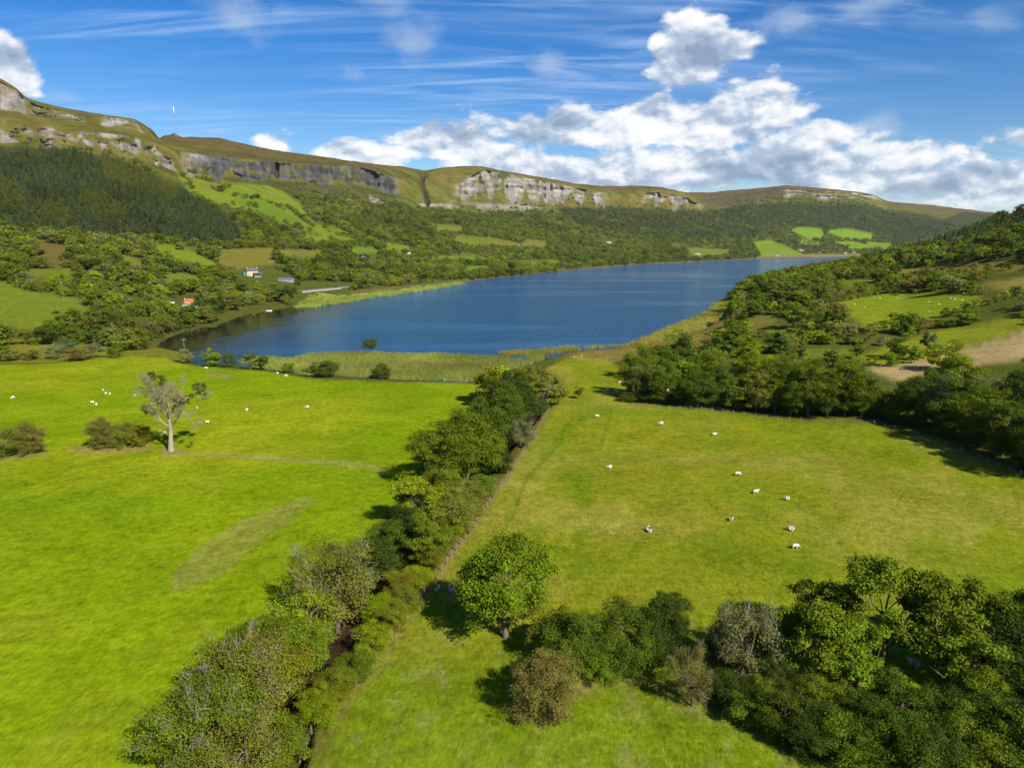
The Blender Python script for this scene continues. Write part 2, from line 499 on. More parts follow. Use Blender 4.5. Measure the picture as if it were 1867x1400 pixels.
# where rock faces stand: cliff walls along the rim and the crags above the plantation
rock = np.zeros_like(Zg)
def lim(a, b, soft=18):
    return np.clip((PX - a) / soft, 0, 1) * np.clip((b - PX) / soft, 0, 1)
wallx = np.clip((PX - 400) / 30, 0, 1) * np.clip((735 - PX) / 30, 0, 1)
e_lo = 3.95 + (1.3 - .85 * wallx) * fbm(PX / 16, PX * 0, 4, 171, .6)
e_hi = 5.06 - (.9 - .6 * wallx) * np.maximum(0, fbm(PX / 22, PX * 0, 4, 175, .6) - .05)
c_main = np.clip((Sg - e_lo) / .12, 0, 1) * np.clip((e_hi - Sg) / .10, 0, 1)
c_up = np.clip((Sg - 5.9) / .2, 0, 1) * np.clip((7.1 - Sg) / .1, 0, 1)
brk = fbm(PX / 34, Sg * 3, 3, 70)
rock = np.maximum(rock, c_main * np.maximum.reduce([lim(-600, 318, 10) * (brk > -0.10), lim(325, 742, 30), lim(818, 1112, 30), lim(1165, 1285, 20), lim(1425, 1612, 10) * (brk > -.18)]))
rock = np.maximum(rock, c_up * np.maximum.reduce([lim(-600, 48, 6), lim(50, 160, 10) * (brk > 0.12), lim(178, 262, 10) * (brk > -.2)]))
lower = np.clip((Sg - 3.15) / .1, 0, 1) * np.clip((3.62 - Sg) / .1, 0, 1)
rock = np.maximum(rock, lower * np.maximum.reduce([lim(555, 705, 20) * (fbm(PX / 22, Sg * 2, 3, 75) > 0.02), lim(820, 1010, 30) * (fbm(PX / 30, Sg * 2, 3, 78) > -.05), lim(760, 830, 12)]))
# fluting and ledges of the walls, pushed along the line of sight so faces break up
colp = AZg * 1600
flute = 48 * fbm(colp / 30, Zg / 110, 4, 80, 0.6) + 30 * np.abs(vnoise(colp / 7.0, Zg / 90, 84)) + 14 * np.abs(vnoise(colp / 2.6, Zg / 40, 86))
ledge = 13 * vnoise(Zg / 11.0 + 0.6 * fbm(colp / 60, Zg * 0, 2, 88), colp / 140, 90)
Dg = Dg + rock * (flute * np.clip(Dg / 3000, .45, 1.0) + ledge)
# gully with the fall in the grassy bowl
gx = 775 + 5 * np.sin(PY / 14.0)
gul = np.exp(-((PX - gx) / 3.6) ** 2) * np.clip((Sg - 3.0) / .5, 0, 1) * np.clip((7.4 - Sg) / 1.2, 0, 1)
Zg -= 16 * gul
gul2 = np.exp(-((PX - 505) / 3.2) ** 2) * c_main
Dg += 40 * gul2
X = Dg * np.sin(AZg); Y = Dg * np.cos(AZg)
Dq = np.maximum.accumulate(Dg, axis=0)          # for height look-ups

def hz(x, y):
    """terrain height under world points"""
    x = np.atleast_1d(np.asarray(x, float)); y = np.atleast_1d(np.asarray(y, float))
    a = np.arctan2(x, y); d = np.hypot(x, y)
    ci = np.clip(np.searchsorted(AZ, a) - 1, 0, NC - 2)
    f = np.clip((a - AZ[ci]) / (AZ[ci + 1] - AZ[ci]), 0, 1)
    out = np.zeros_like(d)
    for i in range(len(d)):
        z0 = np.interp(d[i], Dq[:, ci[i]], Zg[:, ci[i]])
        z1 = np.interp(d[i], Dq[:, ci[i] + 1], Zg[:, ci[i] + 1])
        out[i] = z0 * (1 - f[i]) + z1 * f[i]
    return out

def pick(px, py):
    """first point where the line of sight meets the terrain"""
    v = ray(px, py)
    a = math.atan2(v[0], v[1]); sl_ = v[2] / math.hypot(v[0], v[1])
    ci = int(np.clip(np.searchsorted(AZ, a), 0, NC - 1))
    if ci > 0 and abs(AZ[ci - 1] - a) < abs(AZ[ci] - a):
        ci -= 1
    g = CAMZ + Dg[:, ci] * sl_ - Zg[:, ci]
    idx = np.where((g[1:] <= 0) & (g[:-1] > 0))[0]
    if len(idx) == 0:
        d = Dg[-8, ci]
    else:
        i = idx[0]
        t_ = g[i] / (g[i] - g[i + 1])
        d = Dg[i, ci] + t_ * (Dg[i + 1, ci] - Dg[i, ci])
    x, y = d * math.sin(a), d * math.cos(a)
    return x, y, float(hz(x, y)[0])

# ------------------------------------------------------------------ helpers for objects
COL = scene.collection
def mesh_np(name, verts, faces_flat, nside):
    """mesh from numpy arrays; every face has nside corners"""
    me = bpy.data.meshes.new(name)
    verts = np.asarray(verts, np.float32); f = np.asarray(faces_flat, np.int32).ravel()
    nf = len(f) // nside
    me.vertices.add(len(verts)); me.vertices.foreach_set('co', verts.ravel())
    me.loops.add(len(f)); me.loops.foreach_set('vertex_index', f)
    me.polygons.add(nf)
    me.polygons.foreach_set('loop_start', np.arange(0, nf * nside, nside, dtype=np.int32))
    me.update(calc_edges=True)
    me.validate()
    return me
def link(o, parent=None):
    COL.objects.link(o)
    if parent is not None:
        o.parent = parent
    return o
def obj(name, me, parent=None, mat=None):
    o = bpy.data.objects.new(name, me)
    if mat is not None and len(me.materials) == 0:
        me.materials.append(mat)
    return link(o, parent)
def tag(o, label=None, cat=None, group=None, kind=None):
    for k, v in (('label', label), ('category', cat), ('group', group), ('kind', kind)):
        if v:
            o[k] = v
    return o
def empty(name, loc, rz=0.0):
    o = bpy.data.objects.new(name, None)
    o.empty_display_size = 0.5
    o.location = loc
    o.rotation_euler = (0, 0, rz)
    return link(o)
def mat_new(name):
    m = bpy.data.materials.new(name)
    m.use_nodes = True
    m.node_tree.nodes.clear()
    N = NT(m.node_tree)
    out = N.new('ShaderNodeOutputMaterial')
    return m, N, out
def simple_mat(name, col, rough=0.8, var=0.25, scale=3.0, metal=0.0, spec=0.3, bump=0.0):
    m, N, out = mat_new(name)
    b = N.new('ShaderNodeBsdfPrincipled')
    tc = N.new('ShaderNodeTexCoord')
    n = N.noise(tc.outputs['Object'], scale, 5, 0.6)
    c = N.mix(n, tuple(v * (1 - var) for v in col), tuple(min(1, v * (1 + var)) for v in col))
    N.put(b.inputs['Base Color'], c)
    b.inputs['Roughness'].default_value = rough
    b.inputs['Metallic'].default_value = metal
    b.inputs['Specular IOR Level'].default_value = spec
    if bump:
        bp = N.new('ShaderNodeBump'); bp.inputs['Strength'].default_value = bump; bp.inputs['Distance'].default_value = 0.05
        N.put(bp.inputs['Height'], n); N.put(b.inputs['Normal'], bp.outputs[0])
    m.node_tree.links.new(b.outputs[0], out.inputs['Surface'])
    return m

# ------------------------------------------------------------------ what grows where (outlines traced on the ground)
PX, PY, DEP = project(X, Y, Zg)
P_LEFT = [(-1500, 900), (-600, 690), (0, 666), (120, 660), (230, 651), (300, 655), (345, 668), (390, 672), (470, 676), (560, 690), (720, 695), (855, 700),
          (900, 706), (860, 745), (820, 800), (770, 860), (700, 950), (600, 1060), (480, 1200), (330, 1330), (230, 1500), (150, 2400), (-2500, 2400)]
P_RIGHT = [(530, 1420), (640, 1270), (760, 1105), (860, 965), (935, 860), (1004, 748), (1012, 700), (985, 676), (1030, 658), (1055, 648), (1110, 655), (1150, 690), (1140, 735),
           (1300, 745), (1450, 765), (1600, 770), (1720, 805), (1800, 840), (1900, 880), (2400, 1000), (3000, 2400), (300, 2400)]
FIELDS = [  # outline, albedo, kind
    ([(-300, 500), (0, 512), (60, 530), (150, 545), (165, 562), (120, 590), (60, 605), (0, 590), (-300, 600)], (.150, .190, .016)),
    ([(45, 490), (142, 489), (142, 506), (65, 506)], (.150, .175, .016)),
    ([(62, 440), (128, 448), (120, 480), (90, 486), (60, 460)], (.150, .110, .030)),
    ([(270, 446), (312, 444), (360, 462), (400, 482), (372, 489), (330, 474), (285, 456)], (.165, .215, .018)),
    ([(205, 466), (238, 466), (268, 488), (240, 488)], (.170, .170, .022)),
    ([(300, 498), (350, 500), (380, 515), (330, 520), (295, 515)], (.140, .190, .018)),
    ([(400, 455), (500, 452), (500, 480), (430, 492), (395, 478)], (.170, .155, .026)),
    ([(505, 455), (590, 458), (590, 468), (520, 468)], (.170, .165, .026)),
    ([(318, 312), (380, 320), (425, 334), (480, 336), (515, 348), (545, 370), (565, 400), (600, 420), (655, 436), (622, 440), (560, 420), (530, 412), (490, 402), (440, 385), (390, 368), (345, 352)], (.160, .205, .016)),
    ([(425, 366), (470, 364), (500, 374), (530, 390), (565, 418), (500, 404), (450, 386)], (.115, .185, .012)),
    ([(325, 316), (380, 322), (415, 338), (395, 352), (350, 345)], (.175, .185, .020)),
    ([(640, 432), (612, 425), (590, 410), (650, 430)], (.140, .20, .016)),
    ([(555, 430), (605, 430), (602, 440), (555, 440)], (.140, .225, .014)),
    ([(640, 450), (690, 452), (690, 462), (640, 462)], (.130, .205, .014)),
    ([(706, 442), (745, 448), (752, 460), (706, 459)], (.145, .205, .014)),
    ([(785, 408), (842, 412), (842, 424), (800, 424)], (.160, .170, .020)),
    ([(830, 430), (900, 434), (960, 446), (1000, 446), (995, 452), (880, 452), (830, 446)], (.150, .165, .020)),
    ([(848, 484), (890, 486), (890, 492), (848, 493)], (.130, .225, .014)),
    ([(780, 468), (860, 466), (900, 472), (860, 476), (790, 474)], (.130, .20, .014)),
    ([(930, 476), (1010, 474), (1040, 480), (950, 483)], (.150, .175, .02)),
    ([(960, 437), (1000, 440), (990, 448), (950, 446)], (.15, .16, .025)),
    ([(1372, 442), (1405, 438), (1440, 452), (1466, 464), (1385, 468)], (.150, .230, .014)),
    ([(1250, 452), (1330, 455), (1330, 464), (1265, 468)], (.135, .175, .018)),
    ([(1440, 418), (1460, 414), (1496, 416), (1506, 434), (1470, 434)], (.150, .250, .014)),
    ([(1506, 420), (1545, 417), (1592, 426), (1590, 436), (1530, 434)], (.150, .250, .014)),
    ([(1520, 442), (1550, 438), (1598, 450), (1560, 455)], (.150, .250, .014)),
    ([(1575, 440), (1625, 444), (1620, 456), (1590, 452)], (.150, .23, .014)),
    ([(1455, 436), (1490, 440), (1500, 448), (1460, 446)], (.14, .22, .014)),
    ([(1380, 464), (1570, 463), (1570, 468), (1380, 470)], (.210, .175, .05)),
    # hillside on the right of the lake
    ([(1495, 556), (1600, 538), (1700, 531), (1785, 538), (1795, 556), (1710, 580), (1640, 590), (1592, 606), (1545, 575)], (.190, .240, .012)),
    ([(1560, 650), (1615, 632), (1720, 600), (1850, 578), (1900, 585), (1867, 604), (1750, 636), (1640, 664), (1590, 668)], (.200, .225, .014)),
    ([(1570, 672), (1645, 664), (1750, 638), (1867, 606), (2100, 560), (2100, 620), (1867, 655), (1780, 668), (1720, 668), (1640, 694)], (.400, .300, .125)),
    ([(1780, 516), (1867, 505), (2100, 480), (2100, 520), (1867, 535), (1820, 530)], (.225, .190, .040)),
    ([(1620, 492), (1700, 486), (1770, 478), (1867, 478), (1867, 492), (1760, 496), (1650, 504)], (.215, .180, .036)),
    ([(1360, 580), (1420, 570), (1420, 584), (1372, 606)], (.165, .150, .026)),
    ([(1500, 520), (1560, 508), (1620, 512), (1560, 524)], (.150, .165, .02)),
    ([(1395, 600), (1440, 594), (1430, 606), (1400, 612)], (.15, .175, .018)),
    ([(1450, 640), (1545, 634), (1570, 646), (1470, 652)], (.135, .185, .016)),
    ([(1330, 655), (1430, 645), (1440, 660), (1340, 672)], (.150, .165, .018)),
    ([(1230, 690), (1330, 690), (1450, 705), (1440, 722), (1300, 722), (1235, 712)], (.120, .165, .014)),
]
P_CONIFER = [
    [(-400, 262), (0, 266), (100, 270), (200, 286), (290, 320), (370, 372), (440, 418), (440, 450), (300, 442), (150, 428), (0, 418), (-400, 400)],
    [(1010, 378), (1180, 380), (1290, 384), (1370, 372), (1450, 372), (1600, 380), (1690, 392), (1790, 420), (1640, 438), (1440, 412), (1360, 436), (1200, 436), (1050, 408)],
    [(1560, 470), (1660, 425), (1760, 385), (1867, 365), (2100, 330), (2100, 400), (1867, 440), (1700, 455)],
]
P_MARSH = [(1010, 655), (1050, 640), (1110, 636), (1190, 622), (1240, 606), (1290, 580), (1325, 545), (1345, 560), (1325, 590), (1330, 625), (1260, 645), (1150, 655), (1120, 660), (1060, 650)]
P_LEFTMARSH = [(-200, 640), (0, 610), (60, 620), (130, 625), (225, 640), (285, 634), (345, 645), (345, 664), (290, 652), (120, 658), (-200, 672)]
P_REED_GROUND = [(384, 664), (560, 684), (720, 692), (850, 697), (905, 692), (945, 668), (1010, 654), (1010, 640), (380, 636)]

def albedo():
    n1 = fbm(X / 18, Y / 18, 4, 101); n2 = fbm(X / 90, Y / 90, 3, 105); n3 = fbm(X / 4, Y / 4, 3, 109)
    far = np.clip(DEP / 900, 0.0, 1.0)
    jx = PX + 5 * fbm(X / 25, Y / 25, 3, 111) * np.clip(400 / DEP, .35, 2.0); jy = PY + 3.0 * fbm(X / 25, Y / 25, 3, 115) * np.clip(400 / DEP, .35, 1.6)
    C = np.zeros(X.shape + (3,))   # ground colours
    def setc(mask, c, w=1.0):
        m = np.clip(mask * w, 0, 1)[..., None]
        C[:] = C * (1 - m) + np.array(c) * m
    setc(np.ones_like(X), (.085, .098, .016))                       # rough ground under scrub
    up = np.clip((Sg - 2.9) / .3, 0, 1)
    setc(up, (.135, .125, .020))                                     # hill grass
    setc(up * np.clip(0.5 + 2.6 * n2, 0, 1), (.105, .118, .018), .8)
    hn = fbm(X / 55, Y / 55, 5, 151, .62)
    setc(up * np.clip(hn * 3.2 - .1, 0, 1), (.150, .115, .030), .75)
    setc(up * np.clip(-hn * 3.2 - .15, 0, 1), (.070, .085, .016), .85)
    setc(np.clip((Sg - 5.2) / .4, 0, 1), (.120, .100, .028), .35)
    # bracken and heather on the shoulder below and above the long wall
    wall = np.clip((PX - 330) / 50, 0, 1) * np.clip((755 - PX) / 50, 0, 1)
    setc(wall * np.clip((Sg - 2.95) / .2, 0, 1) * np.clip((4.05 - Sg) / .1, 0, 1), (.062, .070, .018), .8)
    setc(wall * np.clip((Sg - 5.0) / .1, 0, 1) * np.clip((6.2 - Sg) / .8, 0, 1), (.080, .066, .026), .8)
    setc(np.clip((Sg - 3.3) / .4, 0, 1) * np.clip((PX - 1275) / 25, 0, 1) * np.clip((1490 - PX) / 60, 0, 1), (.082, .066, .032), .85)  # far hill: brown darkened to carry the cloud shade lying on it
    setc(np.clip((Sg - 3.6) / .6, 0, 1) * np.clip((PX - 1600) / 20, 0, 1), (.125, .085, .034), .8)
    for p_ in P_CONIFER:
        setc(inpoly(jx, jy, p_).astype(float), (.040, .048, .016), .9)
    setc(np.clip((Sg - 5.7) / .9, 0, 1) * np.clip((PX - 285) / 20, 0, 1) * np.clip(1 - np.exp(-((PX - 790) / 90) ** 2) * 1.1, 0, 1), (.120, .086, .032), .9)   # moor
    setc(np.clip((Sg - 5.6) / .6, 0, 1) * np.clip((PX - 880) / 30, 0, 1), (.128, .092, .032), .75)
    # fields
    for poly, c in FIELDS:
        setc(inpoly(jx, jy, poly).astype(float), c, .96)
    setc(inpoly(jx, jy, P_MARSH).astype(float), (.19, .150, .034))
    setc(inpoly(jx, jy, P_LEFTMARSH).astype(float), (.165, .165, .020))
    L = inpoly(jx, jy, P_LEFT) & (Sg <= 0.6); Rr = inpoly(jx, jy, P_RIGHT) & (Sg <= 0.6)
    behind = (Y < 30)
    L |= behind & (X < -20); Rr |= behind & (X >= -20)
    setc(L.astype(float), (.200, .275, .0045))
    # mown bands run with the far edge of the left field
    band = vnoise(Y / 5.5 + X / 60 + 1.5 * n1, X / 90, 131)
    setc(L * np.clip(band * 1.6 + .25, 0, 1) * np.clip((Y - 75) / 60, 0.3, 1), (.150, .245, .004), .55)
    setc(L * np.clip(n2 * 3.0, 0, 1), (.265, .295, .010), .8)
    sw = fbm((X + .8 * Y) / 26, (Y - .8 * X) / 7, 4, 133)
    setc(L * np.clip(sw * 2.2 - .15, 0, 1), (.135, .215, .004), .55)
    setc(L * np.clip(-sw * 2.0 - .3, 0, 1), (.260, .285, .020), .4)
    setc(L * np.clip((PY - 1230) / 170, 0, 1) * np.clip(n1 * 2 + .4, 0, 1), (.30, .275, .05), .6)
    setc(L * np.clip(n1 * 1.8, 0, 1), (.125, .205, .004), .5)
    setc(Rr.astype(float), (.215, .232, .012))
    setc(Rr * np.clip(n2 * 2.6 + .1, 0, 1), (.170, .215, .008), .6)
    setc(Rr * np.clip(n1 * 3.0, 0, 1), (.285, .262, .040), .75)
    swr = fbm((X - .5 * Y) / 20, (Y + .5 * X) / 8, 4, 137)
    setc(Rr * np.clip(swr * 2.8 - .1, 0, 1), (.140, .195, .007), .55)
    setc(Rr * np.clip(-n3 * 2.4 - .1, 0, 1), (.120, .185, .007), .65)
    # greener bottom of the right field next to the hedges
    setc(Rr * np.clip((PY - 1130) / 130, 0, 1), (.135, .215, .005), .75)
    setc(Rr * np.clip(1 - np.abs(PY - 752 - 0.03 * (PX - 1200)) / 14, 0, 1) * (PX > 1040), (.120, .195, .007), .7)
    def stroke(pts, w, c, op=1.0):
        dl = linedist(PX, PY, pts)
        setc(np.clip(1.6 - dl / w, 0, 1) * (Sg <= .6), c, op)
    tan_ = (.30, .225, .085)
    # trampled lines and scars in the sward
    stroke([(1118, 745), (1075, 758), (1035, 772), (1024, 790), (1026, 805), (1000, 830), (965, 865), (952, 890), (940, 930), (922, 962)], 2.2, (.075, .150, .006), .8)
    stroke([(1114, 745), (1110, 768), (1098, 800), (1094, 818)], 2.6, (.105, .175, .008), .6)
    stroke([(1460, 900), (1500, 945), (1535, 985), (1560, 1010)], 2.5, (.085, .140, .008), .65)
    stroke([(1205, 778), (1270, 775), (1330, 772)], 3, (.235, .215, .03), .7)
    stroke([(1150, 848), (1250, 838), (1360, 832), (1520, 842), (1600, 850)], 3.5, (.225, .215, .026), .6)
    stroke([(1010, 868), (1060, 875), (1140, 845)], 2.5, (.225, .215, .026), .4)
    stroke([(1040, 870), (1062, 885), (1058, 905), (1070, 915)], 12, (.090, .190, .005), .55)
    stroke([(395, 828), (450, 833), (520, 837), (600, 842), (660, 848), (710, 861)], 2.3, tan_, .85)
    stroke([(340, 826), (395, 829)], 2.6, tan_, .45)
    stroke([(318, 1072), (322, 1045), (370, 1000), (440, 955), (520, 925), (568, 912)], 4.0, (.30, .245, .065), .7)
    lens = inpoly(jx, jy, [(318, 1078), (320, 1045), (375, 998), (445, 955), (520, 926), (560, 916), (540, 945), (480, 985), (420, 1040), (360, 1068)])
    setc(lens.astype(float), (.215, .225, .035), .75)
    stroke([(380, 683), (410, 687), (420, 690)], 3.5, tan_, .5)
    stroke([(130, 818), (180, 822), (240, 818), (270, 814)], 4.5, (.30, .20, .085), .8)
    stroke([(0, 835), (40, 832), (85, 824)], 4.5, (.22, .17, .06), .7)
    stroke([(300, 824), (330, 824)], 5, (.30, .22, .10), .8)
    stroke([(700, 1380), (715, 1330), (760, 1260), (780, 1235), (800, 1225), (812, 1235), (806, 1262)], 2.0, (.20, .165, .055), .55)
    stroke([(730, 1235), (785, 1222), (806, 1222), (810, 1245)], 3.5, (.29, .25, .11), .55)
    stroke([(985, 1320), (1010, 1280), (1050, 1258), (1100, 1236), (1120, 1232)], 9, (.26, .17, .080), .75)
    stroke([(1130, 1228), (1200, 1248), (1240, 1285), (1300, 1300), (1380, 1330), (1460, 1370), (1560, 1420)], 7, (.20, .140, .07), .6)
    stroke([(925, 1400), (1000, 1300)], 2.5, (.085, .150, .006), .45)
    stroke([(1040, 1275), (1052, 1320), (1045, 1370)], 2.0, (.085, .150, .006), .5)
    blot = np.clip(fbm(X / 2.2, Y / 2.2, 3, 141) * 4 - 1.25, 0, 1)
    setc(Rr * blot * (PY > 1130), (.29, .25, .10), .45)
    # edges of stream and hedge along the fence: long yellowed grass
    fdist = linedist(PX, PY, FENCE_PX)
    setc(np.clip(1.5 - fdist / (7.0 * np.clip(150 / DEP, .5, 2)), 0, 1) * (Sg <= .6), (.245, .215, .045), .8)
    s = linedist(X, Y, STREAM)
    setc(np.clip(1.6 - s / 4.5, 0, 1) * (Sg <= .6), (.105, .095, .02), .9)
    setc((s < 2.6).astype(float) * (Sg <= .6), (.055, .036, .018))
    # lake bed, narrow stony shore
    setc((Zg < 0.02) & (Sg < .2) & (DEP > 240), (.075, .060, .028))
    shore = (Sg > 0) & (Sg < .10) & (PX > 640)
    setc(shore * (Sg < .05), (.20, .150, .075), .6)
    # rock
    dark = np.clip((PX - 335) / 60, 0, 1) * np.clip((745 - PX) / 30, 0, 1)  # cloud shade on the long middle wall, put into its rock colour
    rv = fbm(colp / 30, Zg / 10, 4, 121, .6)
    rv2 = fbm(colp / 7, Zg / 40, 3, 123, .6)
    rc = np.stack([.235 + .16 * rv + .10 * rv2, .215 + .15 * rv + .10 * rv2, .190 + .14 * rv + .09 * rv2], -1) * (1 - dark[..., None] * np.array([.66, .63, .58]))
    crack = np.clip(1 - np.abs(vnoise(colp / 5.5 + .8 * fbm(Zg / 20, colp * 0, 2, 127), Zg / 70, 129)) / .055, 0, 1)
    rc = rc * (1 - .6 * crack)[..., None]
    rc = np.maximum(rc, .025)
    veg = np.clip(fbm(colp / 22, Zg / 16, 4, 125) * 4.0 - 0.45, 0, 1)
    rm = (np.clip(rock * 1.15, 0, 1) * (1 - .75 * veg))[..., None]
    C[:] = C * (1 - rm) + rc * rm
    # scree fans
    for poly in ([(672, 355), (690, 362), (715, 388), (690, 386), (676, 372)], [(628, 362), (645, 366), (672, 385), (650, 382)], [(290, 298), (312, 300), (326, 314), (306, 308)], [(0, 246), (20, 248), (34, 260), (0, 262)], [(860, 372), (960, 372), (995, 380), (950, 384), (870, 380)]):
        setc(inpoly(jx, jy, poly).astype(float), (.30, .255, .21), .8)
    setc(np.clip(gul * 1.6, 0, 1), (.045, .045, .03), .9)
    setc(np.clip(gul2 * 1.5, 0, 1), (.05, .05, .04), .9)
    C *= (1 - .24 * (1 - rm))
    return np.clip(C, 0.002, 1), np.clip(rm[..., 0], 0, 1)

FENCE_PX = [(520, 1420), (545, 1385), (640, 1262), (700, 1185), (760, 1100), (850, 978), (930, 862), (1000, 748), (1008, 735)]
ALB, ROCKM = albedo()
def blur2(A):
    B = A.copy()
    B[1:-1] = 0.25 * A[:-2] + 0.5 * A[1:-1] + 0.25 * A[2:]
    Cc = B.copy()
    Cc[:, 1:-1] = 0.25 * B[:, :-2] + 0.5 * B[:, 1:-1] + 0.25 * B[:, 2:]
    return Cc
ALB[:NN] = blur2(blur2(ALB[:NN]))
ALB[NN:] = blur2(ALB[NN:])

# ------------------------------------------------------------------ ground material
def ground_mat():
    m, N, out = mat_new('meadow_and_hill')
    b = N.new('ShaderNodeBsdfPrincipled')
    at = N.new('ShaderNodeAttribute', attribute_name='tone')
    rk = N.new('ShaderNodeAttribute', attribute_name='rock')
    tc = N.new('ShaderNodeTexCoord')
    P = tc.outputs['Object']
    st = N.new('ShaderNodeMapping'); st.inputs['Scale'].default_value = (1.0, 0.42, 1.0); st.inputs['Rotation'].default_value = (0, 0, R(20))
    N.put(st.inputs[0], P)
    a = N.noise(st.outputs[0], 2.2, 4, 0.7)
    bnoise = N.noise(P, 0.55, 5, 0.68)
    cnoise = N.noise(P, 0.11, 4, 0.6)
    v = N.m('ADD', N.m('MULTIPLY', a, 0.7), N.m('ADD', N.m('MULTIPLY', bnoise, 1.0), N.m('MULTIPLY', cnoise, 0.45)))
    v = N.m('MAXIMUM', N.m('SUBTRACT', N.m('MULTIPLY', v, 1.45), 0.56), 0.25)
    col = N.vm('SCALE', at.outputs['Color'], s=v)
    # dry stalks and clover: small shifts of hue, not of light
    dry = N.smooth(N.noise(P, 1.1, 5, 0.75), 0.56, 0.72)
    col = N.mix(N.m('MULTIPLY', dry, 0.55), col, N.mix(0.5, col, (.30, .26, .09)))
    # rock: joints and stains
    wv = N.new('ShaderNodeMapping'); wv.inputs['Scale'].default_value = (0.06, 0.06, 0.012); N.put(wv.inputs[0], P)
    streak = N.noise(wv.outputs[0], 1.0, 6, 0.7)
    hv = N.new('ShaderNodeMapping'); hv.inputs['Scale'].default_value = (0.008, 0.008, 0.16); N.put(hv.inputs[0], P)
    strata = N.noise(hv.outputs[0], 1.0, 4, 0.6)
    wf = N.new('ShaderNodeMapping'); wf.inputs['Scale'].default_value = (0.20, 0.20, 0.05); N.put(wf.inputs[0], P)
    fine = N.noise(wf.outputs[0], 1.0, 5, 0.65)
    rcol = N.vm('SCALE', at.outputs['Color'], s=N.m('MAXIMUM', N.m('SUBTRACT', N.m('ADD', N.m('MULTIPLY', fine, 1.3), N.m('ADD', N.m('MULTIPLY', streak, 1.3), N.m('MULTIPLY', strata, 0.7))), 0.62), 0.15))
    hl = N.new('ShaderNodeAttribute', attribute_name='hill')
    h1 = N.noise(P, 0.022, 7, 0.66)
    hcol = N.vm('SCALE', col, s=N.m('ADD', 0.05, N.m('MULTIPLY', h1, 1.9)))
    col = N.mix(hl.outputs['Fac'], col, hcol)
    col = N.mix(rk.outputs['Fac'], col, rcol)
    N.put(b.inputs['Base Color'], col)
    b.inputs['Roughness'].default_value = 0.95
    b.inputs['Specular IOR Level'].default_value = 0.0
    bp = N.new('ShaderNodeBump'); bp.inputs['Strength'].default_value = 0.55; bp.inputs['Distance'].default_value = 0.35
    N.put(bp.inputs['Height'], N.m('ADD', a, N.m('MULTIPLY', bnoise, 0.8)))
    bp2 = N.new('ShaderNodeBump'); bp2.inputs['Distance'].default_value = 14.0
    N.put(bp2.inputs['Strength'], N.m('MULTIPLY', rk.outputs['Fac'], 0.8))
    N.put(bp2.inputs['Height'], N.m('ADD', streak, N.m('MULTIPLY', strata, .5)))
    bp3 = N.new('ShaderNodeBump'); bp3.inputs['Distance'].default_value = 16.0
    N.put(bp3.inputs['Strength'], N.m('MULTIPLY', hl.outputs['Fac'], 0.75))
    N.put(bp3.inputs['Height'], h1); N.put(bp3.inputs['Normal'], bp.outputs[0])
    N.put(bp2.inputs['Normal'], bp3.outputs[0])
    N.put(b.inputs['Normal'], bp2.outputs[0])
    m.node_tree.links.new(b.outputs[0], out.inputs['Surface'])
    return m
GROUND = ground_mat()

def build_terrain():
    V = np.stack([X, Y, Zg], -1).reshape(-1, 3)
    ci = np.arange(NC); cj = (ci + 1) % NC
    r = np.arange(NR - 1)[:, None] * NC
    F = np.stack([r + ci, r + cj, r + NC + cj, r + NC + ci], -1).reshape(-1, 4)
    me = mesh_np('terrain', V, F[:, ::-1], 4)
    # closing disc under the camera
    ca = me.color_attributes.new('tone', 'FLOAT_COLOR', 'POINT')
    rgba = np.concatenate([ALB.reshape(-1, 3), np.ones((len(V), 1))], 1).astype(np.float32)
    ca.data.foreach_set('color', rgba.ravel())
    ra = me.attributes.new('rock', 'FLOAT', 'POINT')
    ra.data.foreach_set('value', ROCKM.reshape(-1).astype(np.float32))
    ha = me.attributes.new('hill', 'FLOAT', 'POINT')
    ha.data.foreach_set('value', np.clip((Sg - 2.8) / .5, 0, 1).reshape(-1).astype(np.float32))
    me.polygons.foreach_set('use_smooth', np.ones(len(me.polygons), bool))
    o = obj('terrain', me, None, GROUND)
    tag(o, 'green valley floor rising to cliffs and moorland hills round the lake', 'terrain', kind='structure')
    return o
TERR = build_terrain()

